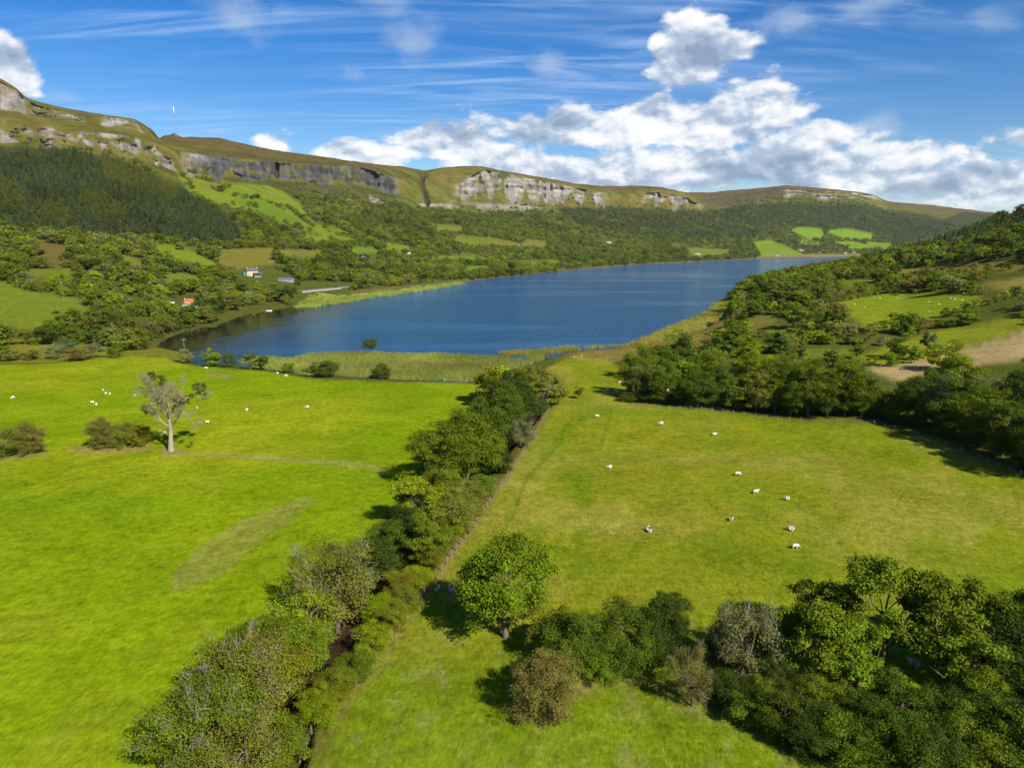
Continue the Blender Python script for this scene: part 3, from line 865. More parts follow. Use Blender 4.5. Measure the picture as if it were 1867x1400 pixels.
# ------------------------------------------------------------------ water
def water_mat():
    m, N, out = mat_new('lake_water')
    b = N.new('ShaderNodeBsdfPrincipled')
    tc = N.new('ShaderNodeTexCoord')
    P = tc.outputs['Object']
    b.inputs['Base Color'].default_value = (0.002, 0.074, 0.200, 1)
    b.inputs['IOR'].default_value = 1.333
    b.inputs['Roughness'].default_value = 0.08
    b.inputs['Specular IOR Level'].default_value = 0.42
    st = N.new('ShaderNodeMapping'); st.inputs['Scale'].default_value = (1.0, 0.6, 1.0); st.inputs['Rotation'].default_value = (0, 0, R(25)); N.put(st.inputs[0], P)
    rip = N.noise(st.outputs[0], 0.55, 4, 0.62)
    rip2 = N.noise(st.outputs[0], 0.10, 3, 0.55)
    # calm lanes where the hills shelter the water
    ln = N.new('ShaderNodeMapping'); ln.inputs['Scale'].default_value = (0.0022, 0.012, 1.0); ln.inputs['Rotation'].default_value = (0, 0, R(-4)); N.put(ln.inputs[0], P)
    lanes = N.smooth(N.noise(ln.outputs[0], 1.0, 3, 0.5), 0.36, 0.50)
    sx = N.new('ShaderNodeSeparateXYZ'); N.put(sx.inputs[0], P)
    # sheltered near-left bay: wind reaches the lake further out
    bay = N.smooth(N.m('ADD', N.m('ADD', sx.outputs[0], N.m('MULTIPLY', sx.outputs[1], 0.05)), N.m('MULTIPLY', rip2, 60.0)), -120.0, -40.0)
    N.put(b.inputs['Base Color'], N.mix(bay, (.014, .013, .007), (.002, .074, .200)))  # dark reflection of the hills in the bay painted into the base colour
    amp_ = N.m('ADD', 0.02, N.m('MULTIPLY', 0.98, N.m('MULTIPLY', N.m('MAXIMUM', lanes, 0.35), N.m('MAXIMUM', bay, 0.0))))
    bp = N.new('ShaderNodeBump'); bp.inputs['Distance'].default_value = 2.2
    N.put(bp.inputs['Strength'], amp_)
    N.put(bp.inputs['Height'], N.m('ADD', rip, N.m('MULTIPLY', rip2, 1.2)))
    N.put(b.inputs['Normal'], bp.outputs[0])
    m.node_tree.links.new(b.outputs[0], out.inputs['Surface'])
    return m
WATER = water_mat()
def build_water():
    gx = np.linspace(-420, 1900, 30); gy = np.linspace(238, 3700, 46)
    A, B = np.meshgrid(gx, gy)
    V = np.stack([A, B, 0 * A], -1).reshape(-1, 3)
    n = len(gx)
    F = [(j * n + i, j * n + i + 1, (j + 1) * n + i + 1, (j + 1) * n + i) for j in range(len(gy) - 1) for i in range(n - 1)]
    o = obj('lake_water', mesh_np('lake_water', V, F, 4), None, WATER)
    tag(o, 'long dark blue lake filling the valley between wooded shores', 'lake', kind='structure')
build_water()
def stream_mat():
    m, N, out = mat_new('stream_water')
    b = N.new('ShaderNodeBsdfPrincipled')
    tc = N.new('ShaderNodeTexCoord')
    n = N.noise(tc.outputs['Object'], 0.5, 4, .6)
    N.put(b.inputs['Base Color'], N.mix(n, (.020, .014, .006), (.050, .034, .014)))
    b.inputs['Roughness'].default_value = 0.04
    b.inputs['IOR'].default_value = 1.333
    bp = N.new('ShaderNodeBump'); bp.inputs['Strength'].default_value = .25; bp.inputs['Distance'].default_value = .12
    N.put(bp.inputs['Height'], N.noise(tc.outputs['Object'], 1.8, 3, .5)); N.put(b.inputs['Normal'], bp.outputs[0])
    m.node_tree.links.new(b.outputs[0], out.inputs['Surface'])
    return m
def build_stream():
    P = np.array(STREAM[:-1]); t = np.linspace(0, len(P) - 1, 90)
    C = np.stack([np.interp(t, np.arange(len(P)), P[:, k]) for k in (0, 1)], 1)
    T = np.gradient(C, axis=0); T /= np.linalg.norm(T, axis=1)[:, None]
    Nn = np.stack([-T[:, 1], T[:, 0]], 1)
    A = C + Nn * 5; B = C - Nn * 5
    n = len(C)
    V = np.concatenate([np.c_[A, np.full(n, .012)], np.c_[B, np.full(n, .012)]])
    F = [(i, n + i, n + i + 1, i + 1) for i in range(n - 1)]
    o = obj('stream_water', mesh_np('stream_water', V, F, 4), None, stream_mat())
    tag(o, 'narrow dark stream under overhanging willows between the two pastures', 'stream', kind='structure')
build_stream()

# ------------------------------------------------------------------ trees: materials
def leaf_mat(name, instanced):
    m, N, out = mat_new(name)
    if instanced:
        at = N.new('ShaderNodeAttribute', attribute_name='tint', attribute_type='INSTANCER')
        base = at.outputs['Color']
    else:
        oi = N.new('ShaderNodeObjectInfo')
        base = oi.outputs['Color']
    lv = N.new('ShaderNodeAttribute', attribute_name='lv')
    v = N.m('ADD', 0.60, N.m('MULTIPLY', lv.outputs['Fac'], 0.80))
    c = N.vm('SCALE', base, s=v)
    hs = N.new('ShaderNodeHueSaturation')
    N.put(hs.inputs['Hue'], N.m('ADD', 0.485, N.m('MULTIPLY', lv.outputs['Fac'], 0.03)))
    N.put(hs.inputs['Color'], c)
    c = hs.outputs[0]
    df = N.new('ShaderNodeBsdfDiffuse'); N.put(df.inputs['Color'], c)
    tr = N.new('ShaderNodeBsdfTranslucent'); N.put(tr.inputs['Color'], N.mix(1.0, c, (1.0, 1.0, 0.35), 'MULTIPLY'))
    mx = N.new('ShaderNodeMixShader'); mx.inputs[0].default_value = 0.22
    N.l.new(df.outputs[0], mx.inputs[1]); N.l.new(tr.outputs[0], mx.inputs[2])
    N.l.new(mx.outputs[0], out.inputs['Surface'])
    return m
LEAF = leaf_mat('foliage', False)
LEAFI = leaf_mat('foliage_far', True)
BARK = simple_mat('bark', (.13, .10, .07), .95, .4, 2.0, bump=.5)
PALE_BARK = simple_mat('pale_bark', (.27, .225, .165), .95, .35, 1.5, bump=.5)
TWIG = simple_mat('grey_twigs', (.25, .225, .165), .95, .35, 1.0)

# ------------------------------------------------------------------ trees: shapes
def unit(v):
    return v / np.maximum(np.linalg.norm(v, axis=-1, keepdims=True), 1e-9)

def tube(path, radii, sides=5):
    """tapered tube as (verts, quads)"""
    path = np.asarray(path, float); n = len(path)
    tan = unit(np.gradient(path, axis=0))
    ref = np.where(np.abs(tan[:, 2:3]) > .9, np.array([[1., 0, 0]]), np.array([[0, 0, 1.]]))
    u = unit(np.cross(tan, ref)); w = np.cross(tan, u)
    an = np.linspace(0, 2 * np.pi, sides, endpoint=False)
    ring = path[:, None] + np.asarray(radii)[:, None, None] * (np.cos(an)[None, :, None] * u[:, None] + np.sin(an)[None, :, None] * w[:, None])
    V = ring.reshape(-1, 3)
    F = []
    for i in range(n - 1):
        for k in range(sides):
            k2 = (k + 1) % sides
            F.append((i * sides + k, i * sides + k2, (i + 1) * sides + k2, (i + 1) * sides + k))
    return V, F

class Geo:
    def __init__(self):
        self.V = []; self.F = []; self.n = 0
    def add(self, V, F):
        self.V.append(np.asarray(V, float)); self.F.append(np.asarray(F, int) + self.n); self.n += len(V)
    def mesh(self, name, mat, smooth=True):
        me = mesh_np(name, np.concatenate(self.V), np.concatenate(self.F), 4)
        me.materials.append(mat)
        if smooth:
            me.polygons.foreach_set('use_smooth', np.ones(len(me.polygons), bool))
        return me

def leaves(g, cent, rad, per, size, name, mat, up=0.25, flat=0.8, jit=0.55, shell=(0.55, 1.08)):
    """leaf cards in the shells of clumps"""
    cent = np.asarray(cent); rad = np.asarray(rad)
    K = len(cent)
    idx = np.repeat(np.arange(K), per)
    n = len(idx)
    dr = unit(g.normal(size=(n, 3)))
    dr[:, 2] = np.where(dr[:, 2] < -0.25, -dr[:, 2] * .8, dr[:, 2])
    dr = unit(dr)
    rr = rad[idx] * g.uniform(shell[0], shell[1], n) * (1 + .18 * g.normal(size=n))
    p = cent[idx] + dr * rr[:, None] * np.array([1, 1, flat])
    nm = unit(dr * .8 + jit * g.normal(size=(n, 3)) + np.array([0, 0, up]))
    ref = unit(g.normal(size=(n, 3)))
    a = unit(np.cross(nm, ref)); b = np.cross(nm, a)
    s = size * g.uniform(.55, 1.35, n)[:, None]
    b = b * .62
    V = np.stack([p - a * s, p - b * s * 1.0 + nm * s * .12, p + a * s, p + b * s + nm * s * .12], 1).reshape(-1, 3)
    F = np.arange(n * 4).reshape(-1, 4)
    me = mesh_np(name, V, F, 4)
    lvk = g.uniform(0, 1, K)
    lv = np.clip(.6 * lvk[idx] + .4 * g.uniform(0, 1, n), 0, 1)
    at = me.attributes.new('lv', 'FLOAT', 'POINT')
    at.data.foreach_set('value', np.repeat(lv, 4).astype(np.float32))
    me.materials.append(mat)
    return me

def bend_path(g, a, b, n=5, wob=.06):
    a = np.asarray(a, float); b = np.asarray(b, float)
    t = np.linspace(0, 1, n)[:, None]
    L = np.linalg.norm(b - a)
    p = a + (b - a) * t
    p[1:-1] += g.normal(size=(n - 2, 3)) * L * wob
    return p

def envelope(g, kind, H, W, n):
    """clump centres inside the crown outline of a kind of tree"""
    pts = []
    while len(pts) < n:
        v = unit(g.normal(size=3)) * g.uniform(.35, 1.0) ** .5
        if kind == 'oak':
            c = np.array([v[0] * W * .42, v[1] * W * .42, H * .51 + v[2] * H * .42])
        elif kind == 'ash':
            c = np.array([v[0] * W * .40, v[1] * W * .40, H * .58 + v[2] * H * .38])
            if v[2] < -.3 and g.uniform() < .5:
                continue
        elif kind == 'willow':
            c = np.array([v[0] * W * .42, v[1] * W * .42, H * .47 + v[2] * H * .38])
        elif kind == 'tall':
            c = np.array([v[0] * W * .36, v[1] * W * .36, H * .56 + v[2] * H * .38])
        else:
            c = np.array([v[0] * W * .40, v[1] * W * .40, H * .42 + v[2] * H * .38])
        if c[2] < .3:
            c[2] = .3 + .2 * g.uniform()
        pts.append(c)
    return np.array(pts)

def make_tree(kind, seed, H=10., W=9., lod=0):
    g = np.random.default_rng(seed)
    ncl = {'oak': 46, 'ash': 34, 'willow': 44, 'bush': 34, 'tall': 42}[kind]
    per = {'oak': 400, 'ash': 360, 'willow': 300, 'bush': 420, 'tall': 340}[kind]
    size = {'oak': .120, 'ash': .125, 'willow': .105, 'bush': .105, 'tall': .120}[kind]
    crad = {'oak': .14, 'ash': .125, 'willow': .13, 'bush': .15, 'tall': .14}[kind]
    if lod == 1:
        ncl = int(ncl * .9); per = 80; size *= 2.2; crad *= 1.08
    if lod == 2:
        ncl = int(ncl * .5); per = 28; size *= 4.6; crad *= 1.25
    if lod < 2 and kind != 'willow':
        nbg = {'oak': 36, 'ash': 24, 'bush': 32, 'tall': 26}[kind]
        B = envelope(g, kind, H, W, nbg)
        nsub = 4 if lod == 0 else 3
        ncl = nbg * nsub
        off = unit(g.normal(size=(ncl, 3))) * (W * .135 * g.uniform(.4, 1.25, ncl))[:, None]
        off[:, 2] *= .75
        C = np.repeat(B, nsub, 0) + off
        C[:, 2] = np.maximum(C[:, 2], .35)
        crad *= .72
        per = int(per * (.50 if lod == 0 else .62))
    else:
        C = envelope(g, kind, H, W, ncl)
    # lopsided: pull the crown about a little so that no two outlines agree
    C[:, 0] += .07 * W * np.sin(C[:, 2] / H * 5 + seed); C[:, 1] += .07 * W * np.cos(C[:, 2] / H * 4 + seed * 1.7)
    rad = W * crad * g.uniform(.65, 1.35, ncl)
    crown = leaves(g, C, rad, per, size, kind + '_crown', LEAFI if lod == 2 else LEAF)
    wood = Geo()
    r0 = {'oak': .027, 'ash': .019, 'willow': .024, 'bush': .016, 'tall': .022}[kind] * H
    top = np.array([g.normal() * .04 * W, g.normal() * .04 * W, H * .62])
    tp = bend_path(g, (0, 0, -.5), top, 6, .025)
    wood.add(*tube(tp, np.linspace(r0 * 1.25, r0 * .35, 6), 6 if lod < 2 else 4))
    nb = {0: 16, 1: 8, 2: 2}[lod]
    for k in g.permutation(ncl)[:nb]:
        t = g.uniform(.25, .8)
        st = tp[0] + (tp[-1] - tp[0]) * t
        pth = bend_path(g, st, C[k], 4, .07)
        wood.add(*tube(pth, np.linspace(r0 * .42, r0 * .10, 4), 4 if lod < 2 else 3))
    twig = None
    if kind == 'willow' and lod < 2:
        twig = Geo()
        for k in range(70 if lod == 0 else 26):
            c = C[g.integers(ncl)]
            o = unit(c - np.array([0, 0, H * .30]) + g.normal(size=3) * H * .08)
            a = c - o * W * .10
            b = c + o * W * g.uniform(.06, .18) + np.array([0, 0, g.uniform(-.2, .7)])
            pth = bend_path(g, a, b, 4, .07)
            twig.add(*tube(pth, np.linspace(.034, .012, 4), 3))
            for q in range(5):
                s0 = pth[1] + (pth[3] - pth[1]) * g.uniform()
                e = s0 + unit(o + g.normal(size=3) * .8) * W * g.uniform(.05, .12)
                twig.add(*tube(bend_path(g, s0, e, 3, .06), np.linspace(.020, .008, 3), 3))
        twig = twig.mesh('bare_twigs', TWIG)
    return {'crown': crown, 'trunk': wood.mesh(kind + '_trunk', BARK), 'twig': twig, 'H': H, 'W': W}

def make_conifer(seed, H=16., W=5., lod=2):
    g = np.random.default_rng(seed)
    n = {1: 900, 2: 150}[lod]
    t = g.uniform(0, 1, n) ** .8                                   # 0 bottom .. 1 top
    an = g.uniform(0, 2 * np.pi, n)
    rmax = W * .5 * (1 - t) ** .85 * (1 + .25 * np.sin(t * 34)) + .12
    r = rmax * g.uniform(.45, 1.0, n)
    p = np.stack([r * np.cos(an), r * np.sin(an), H * (.10 + .90 * t)], 1)
    out = np.stack([np.cos(an), np.sin(an), 0 * an - .35], 1)
    side = np.stack([-np.sin(an), np.cos(an), 0 * an], 1)
    nm = unit(np.cross(out, side) * -1 + .5 * g.normal(size=(n, 3)))
    s = ({1: .42, 2: 1.05}[lod] * g.uniform(.6, 1.3, n) * (1.1 - .55 * t))[:, None]
    a = unit(out + .35 * g.normal(size=(n, 3))); b = unit(np.cross(nm, a)) * .55
    V = np.stack([p - a * s * .7, p - b * s, p + a * s * 1.2 - np.array([0, 0, 1]) * s * .25, p + b * s], 1).reshape(-1, 3)
    me = mesh_np('conifer_crown', V, np.arange(n * 4).reshape(-1, 4), 4)
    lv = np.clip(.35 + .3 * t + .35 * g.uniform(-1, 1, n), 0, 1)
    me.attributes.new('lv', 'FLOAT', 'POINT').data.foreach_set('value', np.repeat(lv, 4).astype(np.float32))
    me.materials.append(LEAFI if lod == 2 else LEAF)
    w = Geo()
    w.add(*tube([(0, 0, -.5), (0, 0, H * .5), (0, 0, H * .97)], [.26, .16, .03], 5))
    return {'crown': me, 'trunk': w.mesh('conifer_trunk', BARK), 'twig': None, 'H': H, 'W': W}

def make_snag(seed, H=20., W=15.):
    """old pale tree, nearly leafless, with ivy left on a few limbs"""
    g = np.random.default_rng(seed)
    trunk, limbs, tw = Geo(), Geo(), Geo()
    tp = np.array([(0, 0, -.6), (.15, 0, 2.5), (.35, .1, 5.0), (.2, 0, 7.2)])
    trunk.add(*tube(tp, [.80, .50, .42, .36], 9))
    ends = []
    def grow(p, dirv, L, r, depth):
        n = 5
        path = [p]
        dcur = dirv
        for i in range(n - 1):
            dcur = unit(dcur + .22 * g.normal(size=3) + np.array([0, 0, .10]))
            path.append(path[-1] + dcur * L / (n - 1))
        (limbs if depth < 3 else tw).add(*tube(path, np.linspace(r, r * .55, n), 6 if depth < 2 else 4 if depth < 3 else 3))
        ends.append((depth, path[-1])); ends.append((depth, path[-3]))
        if depth >= 6:
            return
        for k in range(3 if depth < 3 else g.integers(2, 4)):
            q = path[g.integers(1 if depth > 1 else 2, n)]
            grow(q, unit(dcur * .9 + .60 * g.normal(size=3) + np.array([0, 0, .20])), L * g.uniform(.50, .72), max(r * .50, .02), depth + 1)
    fork = tp[-1]
    for dv, L, r, st in (((-.42, .1, 1.0), 6.0, .30, fork), ((.34, -.1, 1.0), 6.2, .32, fork), ((.02, .45, 1.0), 5.4, .26, fork), ((1.0, .1, .55), 5.0, .22, np.array((.3, .1, 5.6))),
                         ((-.9, -.2, .75), 4.4, .22, np.array((.3, .1, 5.4))), ((.1, -.6, .9), 4.2, .20, fork)):
        grow(st, unit(np.array(dv)), L, r, 1)
    C, rad = [], []
    P_ = np.array([e for d_, e in ends if d_ >= 2])
    for c, r_, k in (((6.0, 0, 14.0), .95, 26), ((6.3, .4, 10.8), .85, 22), ((-5.0, 0, 8.6), .95, 26), ((-.4, .5, 18.0), .7, 14), ((2.6, .2, 11.5), .7, 6)):
        near = np.argsort(np.linalg.norm(P_ - np.array(c), axis=1))[:k]
        for q in near:
            C.append(P_[q] + g.normal(size=3) * .25); rad.append(r_ * g.uniform(.6, 1.15))
    iv = leaves(g, np.array(C), np.array(rad), 110, .12, 'ivy_leaves', LEAF)
    small = [e for d_, e in ends if d_ >= 4]
    sp_ = leaves(g, np.array(small), np.full(len(small), .50), 7, .085, 'thin_leaves', LEAF)
    return trunk.mesh('snag_trunk', PALE_BARK), limbs.mesh('snag_limbs', PALE_BARK), tw.mesh('snag_twigs', TWIG), iv, sp_

KINDS = {}
for kind, nv in (('oak', 4), ('ash', 3), ('willow', 3), ('bush', 4), ('tall', 2)):
    KINDS[kind] = [make_tree(kind, 100 + 17 * i + len(kind), 10., {'oak': 10., 'ash': 8., 'willow': 10., 'bush': 10., 'tall': 6.5}[kind], 0) for i in range(nv)]
    KINDS[kind + '1'] = [make_tree(kind, 300 + 13 * i + len(kind), 10., {'oak': 10., 'ash': 8., 'willow': 10., 'bush': 10., 'tall': 6.5}[kind], 1) for i in range(nv)]
KINDS['conifer1'] = [make_conifer(500 + i, 16, 5.5, 1) for i in range(3)]

GREENS = {   # real leaf colours
    'mid': (.116, .158, .011), 'dark': (.074, .108, .011), 'deep': (.046, .070, .011), 'lime': (.180, .245, .010), 'olive': (.150, .160, .024),
    'rust': (.150, .132, .030), 'grey': (.165, .180, .060), 'bright': (.180, .235, .008), 'fir': (.078, .108, .036), 'larch': (.155, .160, .012), 'blue': (.085, .122, .042)}
CATS = {'oak': ('broadleaf_tree', 'tree'), 'ash': ('ash_tree', 'tree'), 'willow': ('willow_tree', 'tree'), 'bush': ('bush', 'bush'), 'tall': ('slender_tree', 'tree'), 'conifer': ('conifer_tree', 'tree')}

def plant(kind, x, y, H, W, color, label, group, seed=None, z=None, lod=0, sink=0.0):
    g = random.Random(int(seed) if seed is not None else int(x * 13 + y * 7))
    key = kind + ('1' if (lod or kind == 'conifer') else '')
    T = g.choice(KINDS[key])
    nm, cat = CATS[kind]
    if z is None:
        z = float(hz(x, y)[0])
    e = empty(nm, (x, y, z - sink), g.uniform(0, 6.28))
    e.scale = (W / T['W'], W / T['W'], H / T['H'])
    tag(e, label, cat, group)
    base = GREENS[color] if isinstance(color, str) else color
    k = g.uniform(.88, 1.12)
    base = tuple(v * k * g.uniform(.94, 1.06) for v in base)
    for part, me in (('trunk', T['trunk']), ('crown', T['crown']), ('bare_twigs', T['twig'])):
        if me is None:
            continue
        o = bpy.data.objects.new(part, me)
        link(o, e)
        o.color = (*base, 1)
        if part == 'bare_twigs':
            o['kind'] = 'stuff'
    return e

# ------------------------------------------------------------------ the trees that stand out one by one
G_STREAM = 'trees and bushes along the stream'
TREES = [   # foot on the photo, height m, crown width m, kind, colour, label, group
    # the hedge along the stream, from the near bridge end to the lake
    (375, 1400, 8.5, 9.0, 'willow', 'mid', 'broad half-bare willow leaning over the dark stream pool', G_STREAM),
    (455, 1300, 9.5, 9.5, 'willow', 'olive', 'broad willow with pale dead twigs on the field side of the stream', G_STREAM),
    (470, 1420, 6, 8, 'bush', 'mid', 'low green bush at the foot of the half-bare willows', G_STREAM),
    (512, 1272, 7.5, 8, 'bush', 'larch', 'yellow-green bush filling the gap between two willows', G_STREAM),
    (470, 1225, 7, 8, 'bush', 'mid', 'rounded green bush beside the tall half-bare willow', G_STREAM),
    (565, 1190, 9, 8, 'willow', 'bright', 'fresh green willow sprouting under the tall half-bare willow', G_STREAM),
    (615, 1155, 14.5, 11.5, 'willow', 'olive', 'tall half-bare willow with a mass of grey twigs over the stream', G_STREAM),
    (680, 1085, 8.5, 8, 'oak', 'deep', 'dark round tree between the bare willow and the lime-green ash', G_STREAM),
    (715, 1040, 8, 7.5, 'oak', 'dark', 'dark green round tree beside the lime-green ash', G_STREAM),
    (770, 985, 11.5, 8.5, 'ash', 'lime', 'lime-green ash standing out of the dark stream hedge', G_STREAM),
    (782, 1030, 8, 6, 'ash', 'mid', 'narrow green ash in front of the lime-green ash', G_STREAM),
    (822, 965, 7.5, 9, 'bush', 'olive', 'wide olive bush beside the lime-green ash', G_STREAM),
    (842, 935, 6.5, 8, 'bush', 'olive', 'wide olive bush at the foot of the tallest stream trees', G_STREAM),
    (812, 885, 13, 12, 'oak', 'mid', 'large green tree casting its shadow on the left meadow', G_STREAM),
    (852, 885, 15.5, 13, 'oak', 'mid', 'tallest leafy tree of the stream hedge', G_STREAM),
    (880, 845, 14, 12, 'oak', 'dark', 'dark leafy tree behind the tallest tree of the stream hedge', G_STREAM),
    (905, 800, 15, 12, 'oak', 'dark', 'dark leafy tree in the thick part of the stream hedge', G_STREAM),
    (935, 775, 14, 12, 'oak', 'deep', 'deep green tree in the stream hedge towards the lake', G_STREAM),
    (962, 742, 12, 10, 'ash', 'mid', 'green ash of the stream hedge close to the reeds', G_STREAM),
    (948, 712, 9, 9, 'willow', 'grey', 'greyish willow where the stream hedge meets the reed bed', G_STREAM),
    (950, 815, 8, 6, 'willow', 'grey', 'thin pale leafless willow on the fence side of the stream', G_STREAM),
    (978, 762, 7, 6.5, 'bush', 'dark', 'dark bush hanging over the open bend of the stream', G_STREAM),
    (905, 862, 6, 6.5, 'bush', 'deep', 'rounded dark bush against the fence', G_STREAM),
    (878, 905, 5, 6.5, 'bush', 'mid', 'rounded green bush against the fence by the tallest trees', G_STREAM),
    (1012, 722, 3.2, 3.2, 'bush', 'olive', 'small olive bush on the bank where blue stream water shows', G_STREAM),
    (408, 1330, 9.5, 8.5, 'willow', 'mid', 'green willow with dead twig tips between two broad willows', G_STREAM),
    (445, 1425, 7, 8, 'willow', 'olive', 'low willow spreading over the dark stream pool', G_STREAM),
    (545, 1225, 8, 8, 'bush', 'mid', 'dense green bush below the tall half-bare willow', G_STREAM),
    (645, 1095, 9, 8, 'willow', 'mid', 'green willow leaning against the tall half-bare willow', G_STREAM),
    (740, 1010, 8, 7, 'oak', 'deep', 'deep green tree crowding the lime-green ash', G_STREAM),
    (800, 925, 9, 9, 'bush', 'mid', 'dense green bush under the large tree by the left meadow', G_STREAM),
    (868, 865, 8, 9, 'bush', 'dark', 'dark undergrowth bush beneath the tallest stream trees', G_STREAM),
    (915, 820, 8, 9, 'bush', 'deep', 'deep green undergrowth bush in the thick part of the hedge', G_STREAM),
    # right of the fence
    (922, 1162, 13.6, 13.2, 'oak', (.112, .168, .008), 'round bright green oak standing alone in the pasture', None),
]
for i, (px, py) in enumerate([(560, 1362), (590, 1318), (622, 1280), (655, 1236), (688, 1192), (722, 1150), (748, 1112), (770, 1072), (792, 1035), (818, 1002), (842, 975), (868, 940), (892, 900), (700, 1135), (735, 1085), (512, 1402)]):
    TREES.append((px - 9, py, 3.9 + .5 * (i % 3), 5.2, 'bush', ('mid', 'bright', 'larch')[i % 3], ('low mid-green', 'low fresh green', 'low yellowish')[i % 3] + ' thicket bush between the stream and the wire fence', 'thicket along the fence'))
G_MID = 'hedge trees of the near pasture'
TREES += [
    (985, 1316, 7.6, 7.5, 'bush', 'rust', 'reddish hawthorn on the earth bank by the lone oak', G_MID),
    (1012, 1268, 7.0, 6.5, 'bush', 'olive', 'olive hawthorn on the earth bank next to the reddish one', G_MID),
    (1045, 1225, 8.6, 8.5, 'bush', 'dark', 'dark hawthorn with a double top on the earth bank', G_MID),
    (1000, 1195, 6.5, 5.5, 'ash', 'larch', 'small yellowing tree on the hedge end by the lone oak', G_MID),
    (1090, 1232, 7.0, 7.0, 'bush', 'mid', 'green hawthorn leaning over the bare earth bank', G_MID),
    (1135, 1222, 9.6, 8.5, 'bush', 'dark', 'tall dark hawthorn in the middle of the short hedge', G_MID),
    (1195, 1210, 8.8, 7.5, 'bush', 'deep', 'deep green hawthorn near the end of the short hedge', G_MID),
    (1225, 1170, 7.0, 5.0, 'tall', 'dark', 'narrow dark tree behind the short hedge', G_MID),
    (1262, 1287, 7.4, 5.6, 'willow', 'rust', 'thin reddish thorn tree with a bare earth ring round its foot', G_MID),
    (1362, 1262, 11.5, 8.5, 'willow', 'grey', 'pale half-dead tree with curling grey branches', G_MID),
    (1345, 1215, 7.5, 7.5, 'bush', 'deep', 'dark bush under the half-dead grey tree', G_MID),
    (1470, 1262, 11.5, 8.0, 'ash', 'mid', 'loose green ash between the half-dead tree and the forked ash', G_MID),
    (1500, 1205, 10.5, 7.5, 'ash', 'dark', 'dark-topped ash beside the forked ash', G_MID),
    (1610, 1218, 14.5, 9.5, 'ash', 'mid', 'tall open ash with a forked pale trunk', G_MID),
    (1560, 1275, 9.0, 8.0, 'ash', 'mid', 'bright leafy ash in front of the forked ash', G_MID),
    (1725, 1262, 13.5, 10, 'ash', 'mid', 'broad ash next to the forked ash', G_MID),
    (1780, 1225, 11, 8, 'ash', 'mid', 'outer ash at the pasture side of the broad ash', G_MID),
    (1850, 1270, 10, 10, 'oak', 'deep', 'deep green dense tree beside the broad ash', G_MID),
    (1930, 1230, 11, 11, 'oak', 'deep', 'large dark tree standing past the broad ash', G_MID),
]
for i, (px, py, H, W) in enumerate([(1330, 1290, 5.5, 6), (1385, 1320, 6, 6.5), (1430, 1345, 6, 6.5), (1480, 1372, 6, 7), (1545, 1392, 6.5, 7.5), (1615, 1410, 7, 8), (1690, 1425, 7, 8), (1770, 1420, 7.5, 8.5), (1850, 1410, 8, 9),
                                     (1420, 1290, 6.5, 6.5), (1500, 1320, 7, 7), (1640, 1345, 7.5, 8), (1730, 1365, 7.5, 8), (1820, 1350, 8.5, 9), (1900, 1390, 9, 9), (1570, 1345, 6, 7)]):
    TREES.append((px, py, H, W, ('bush', 'bush', 'oak')[i % 3], ('deep', 'mid', 'dark')[i % 3], ('deep green low thicket bush', 'mid-green thicket bush', 'dark dense rounded thicket tree')[i % 3] + ' below the forked ash', 'dark thicket below the ashes'))
G_ROW = 'row of trees along the top of the right pasture'
rowt = [(1160, 722, 13, 11, 'oak', 'mid'), (1178, 730, 12, 10, 'willow', 'olive'), (1212, 735, 13, 10, 'oak', 'mid'), (1236, 728, 12, 9, 'ash', 'bright'), (1272, 742, 12.5, 11, 'oak', 'dark'), (1312, 745, 11, 10, 'oak', 'dark'),
        (1345, 748, 10, 9, 'ash', 'mid'), (1378, 750, 12, 10, 'oak', 'olive'), (1412, 754, 11, 9, 'ash', 'mid'), (1440, 757, 13.5, 11, 'oak', 'dark'), (1472, 758, 15, 13, 'oak', 'mid'), (1508, 760, 12, 10, 'oak', 'dark'),
        (1538, 758, 15.5, 12, 'oak', 'mid'), (1570, 760, 11, 10, 'oak', 'dark'), (1612, 752, 8.5, 9, 'bush', 'mid'), (1640, 762, 8, 8, 'ash', 'olive'), (1672, 772, 11, 11, 'oak', 'dark'), (1712, 782, 12.5, 11, 'oak', 'blue'),
        (1752, 797, 13, 12, 'oak', 'dark'), (1790, 815, 12.5, 12, 'oak', 'mid'), (1826, 832, 11, 10, 'oak', 'dark'), (1862, 850, 11, 10, 'ash', 'olive'), (1905, 868, 12, 11, 'oak', 'dark'),
        (1745, 735, 12.5, 13, 'oak', 'lime'), (1700, 740, 10, 10, 'oak', 'dark'), (1800, 755, 10, 10, 'willow', 'grey'), (1845, 775, 11, 11, 'oak', 'deep'), (1660, 735, 8, 8, 'bush', 'mid'), (1880, 740, 12, 12, 'oak', 'dark'),
        (1168, 690, 12, 11, 'oak', 'mid'), (1205, 688, 12, 10, 'oak', 'dark'), (1242, 676, 13, 9, 'oak', 'deep'), (1290, 695, 11, 12, 'oak', 'mid'), (1330, 700, 9, 9, 'willow', 'olive'), (1375, 705, 12, 12, 'oak', 'bright'), (1425, 715, 12, 11, 'oak', 'mid'), (1360, 675, 12, 11, 'ash', 'lime')]
ROWLAB = {'mid': 'leafy mid-green tree in the row along the top of the right pasture', 'dark': 'dark green leafy tree in the row along the top of the right pasture', 'deep': 'deep green dense tree in the row above the right pasture',
          'olive': 'olive tinted tree in the row along the top of the right pasture', 'bright': 'fresh bright green tree in the row above the right pasture', 'blue': 'blue-green leafy tree in the row of the right pasture',
          'lime': 'yellow-green broad tree rising over the row by the right pasture', 'grey': 'greyish twiggy tree in the row by the right pasture'}
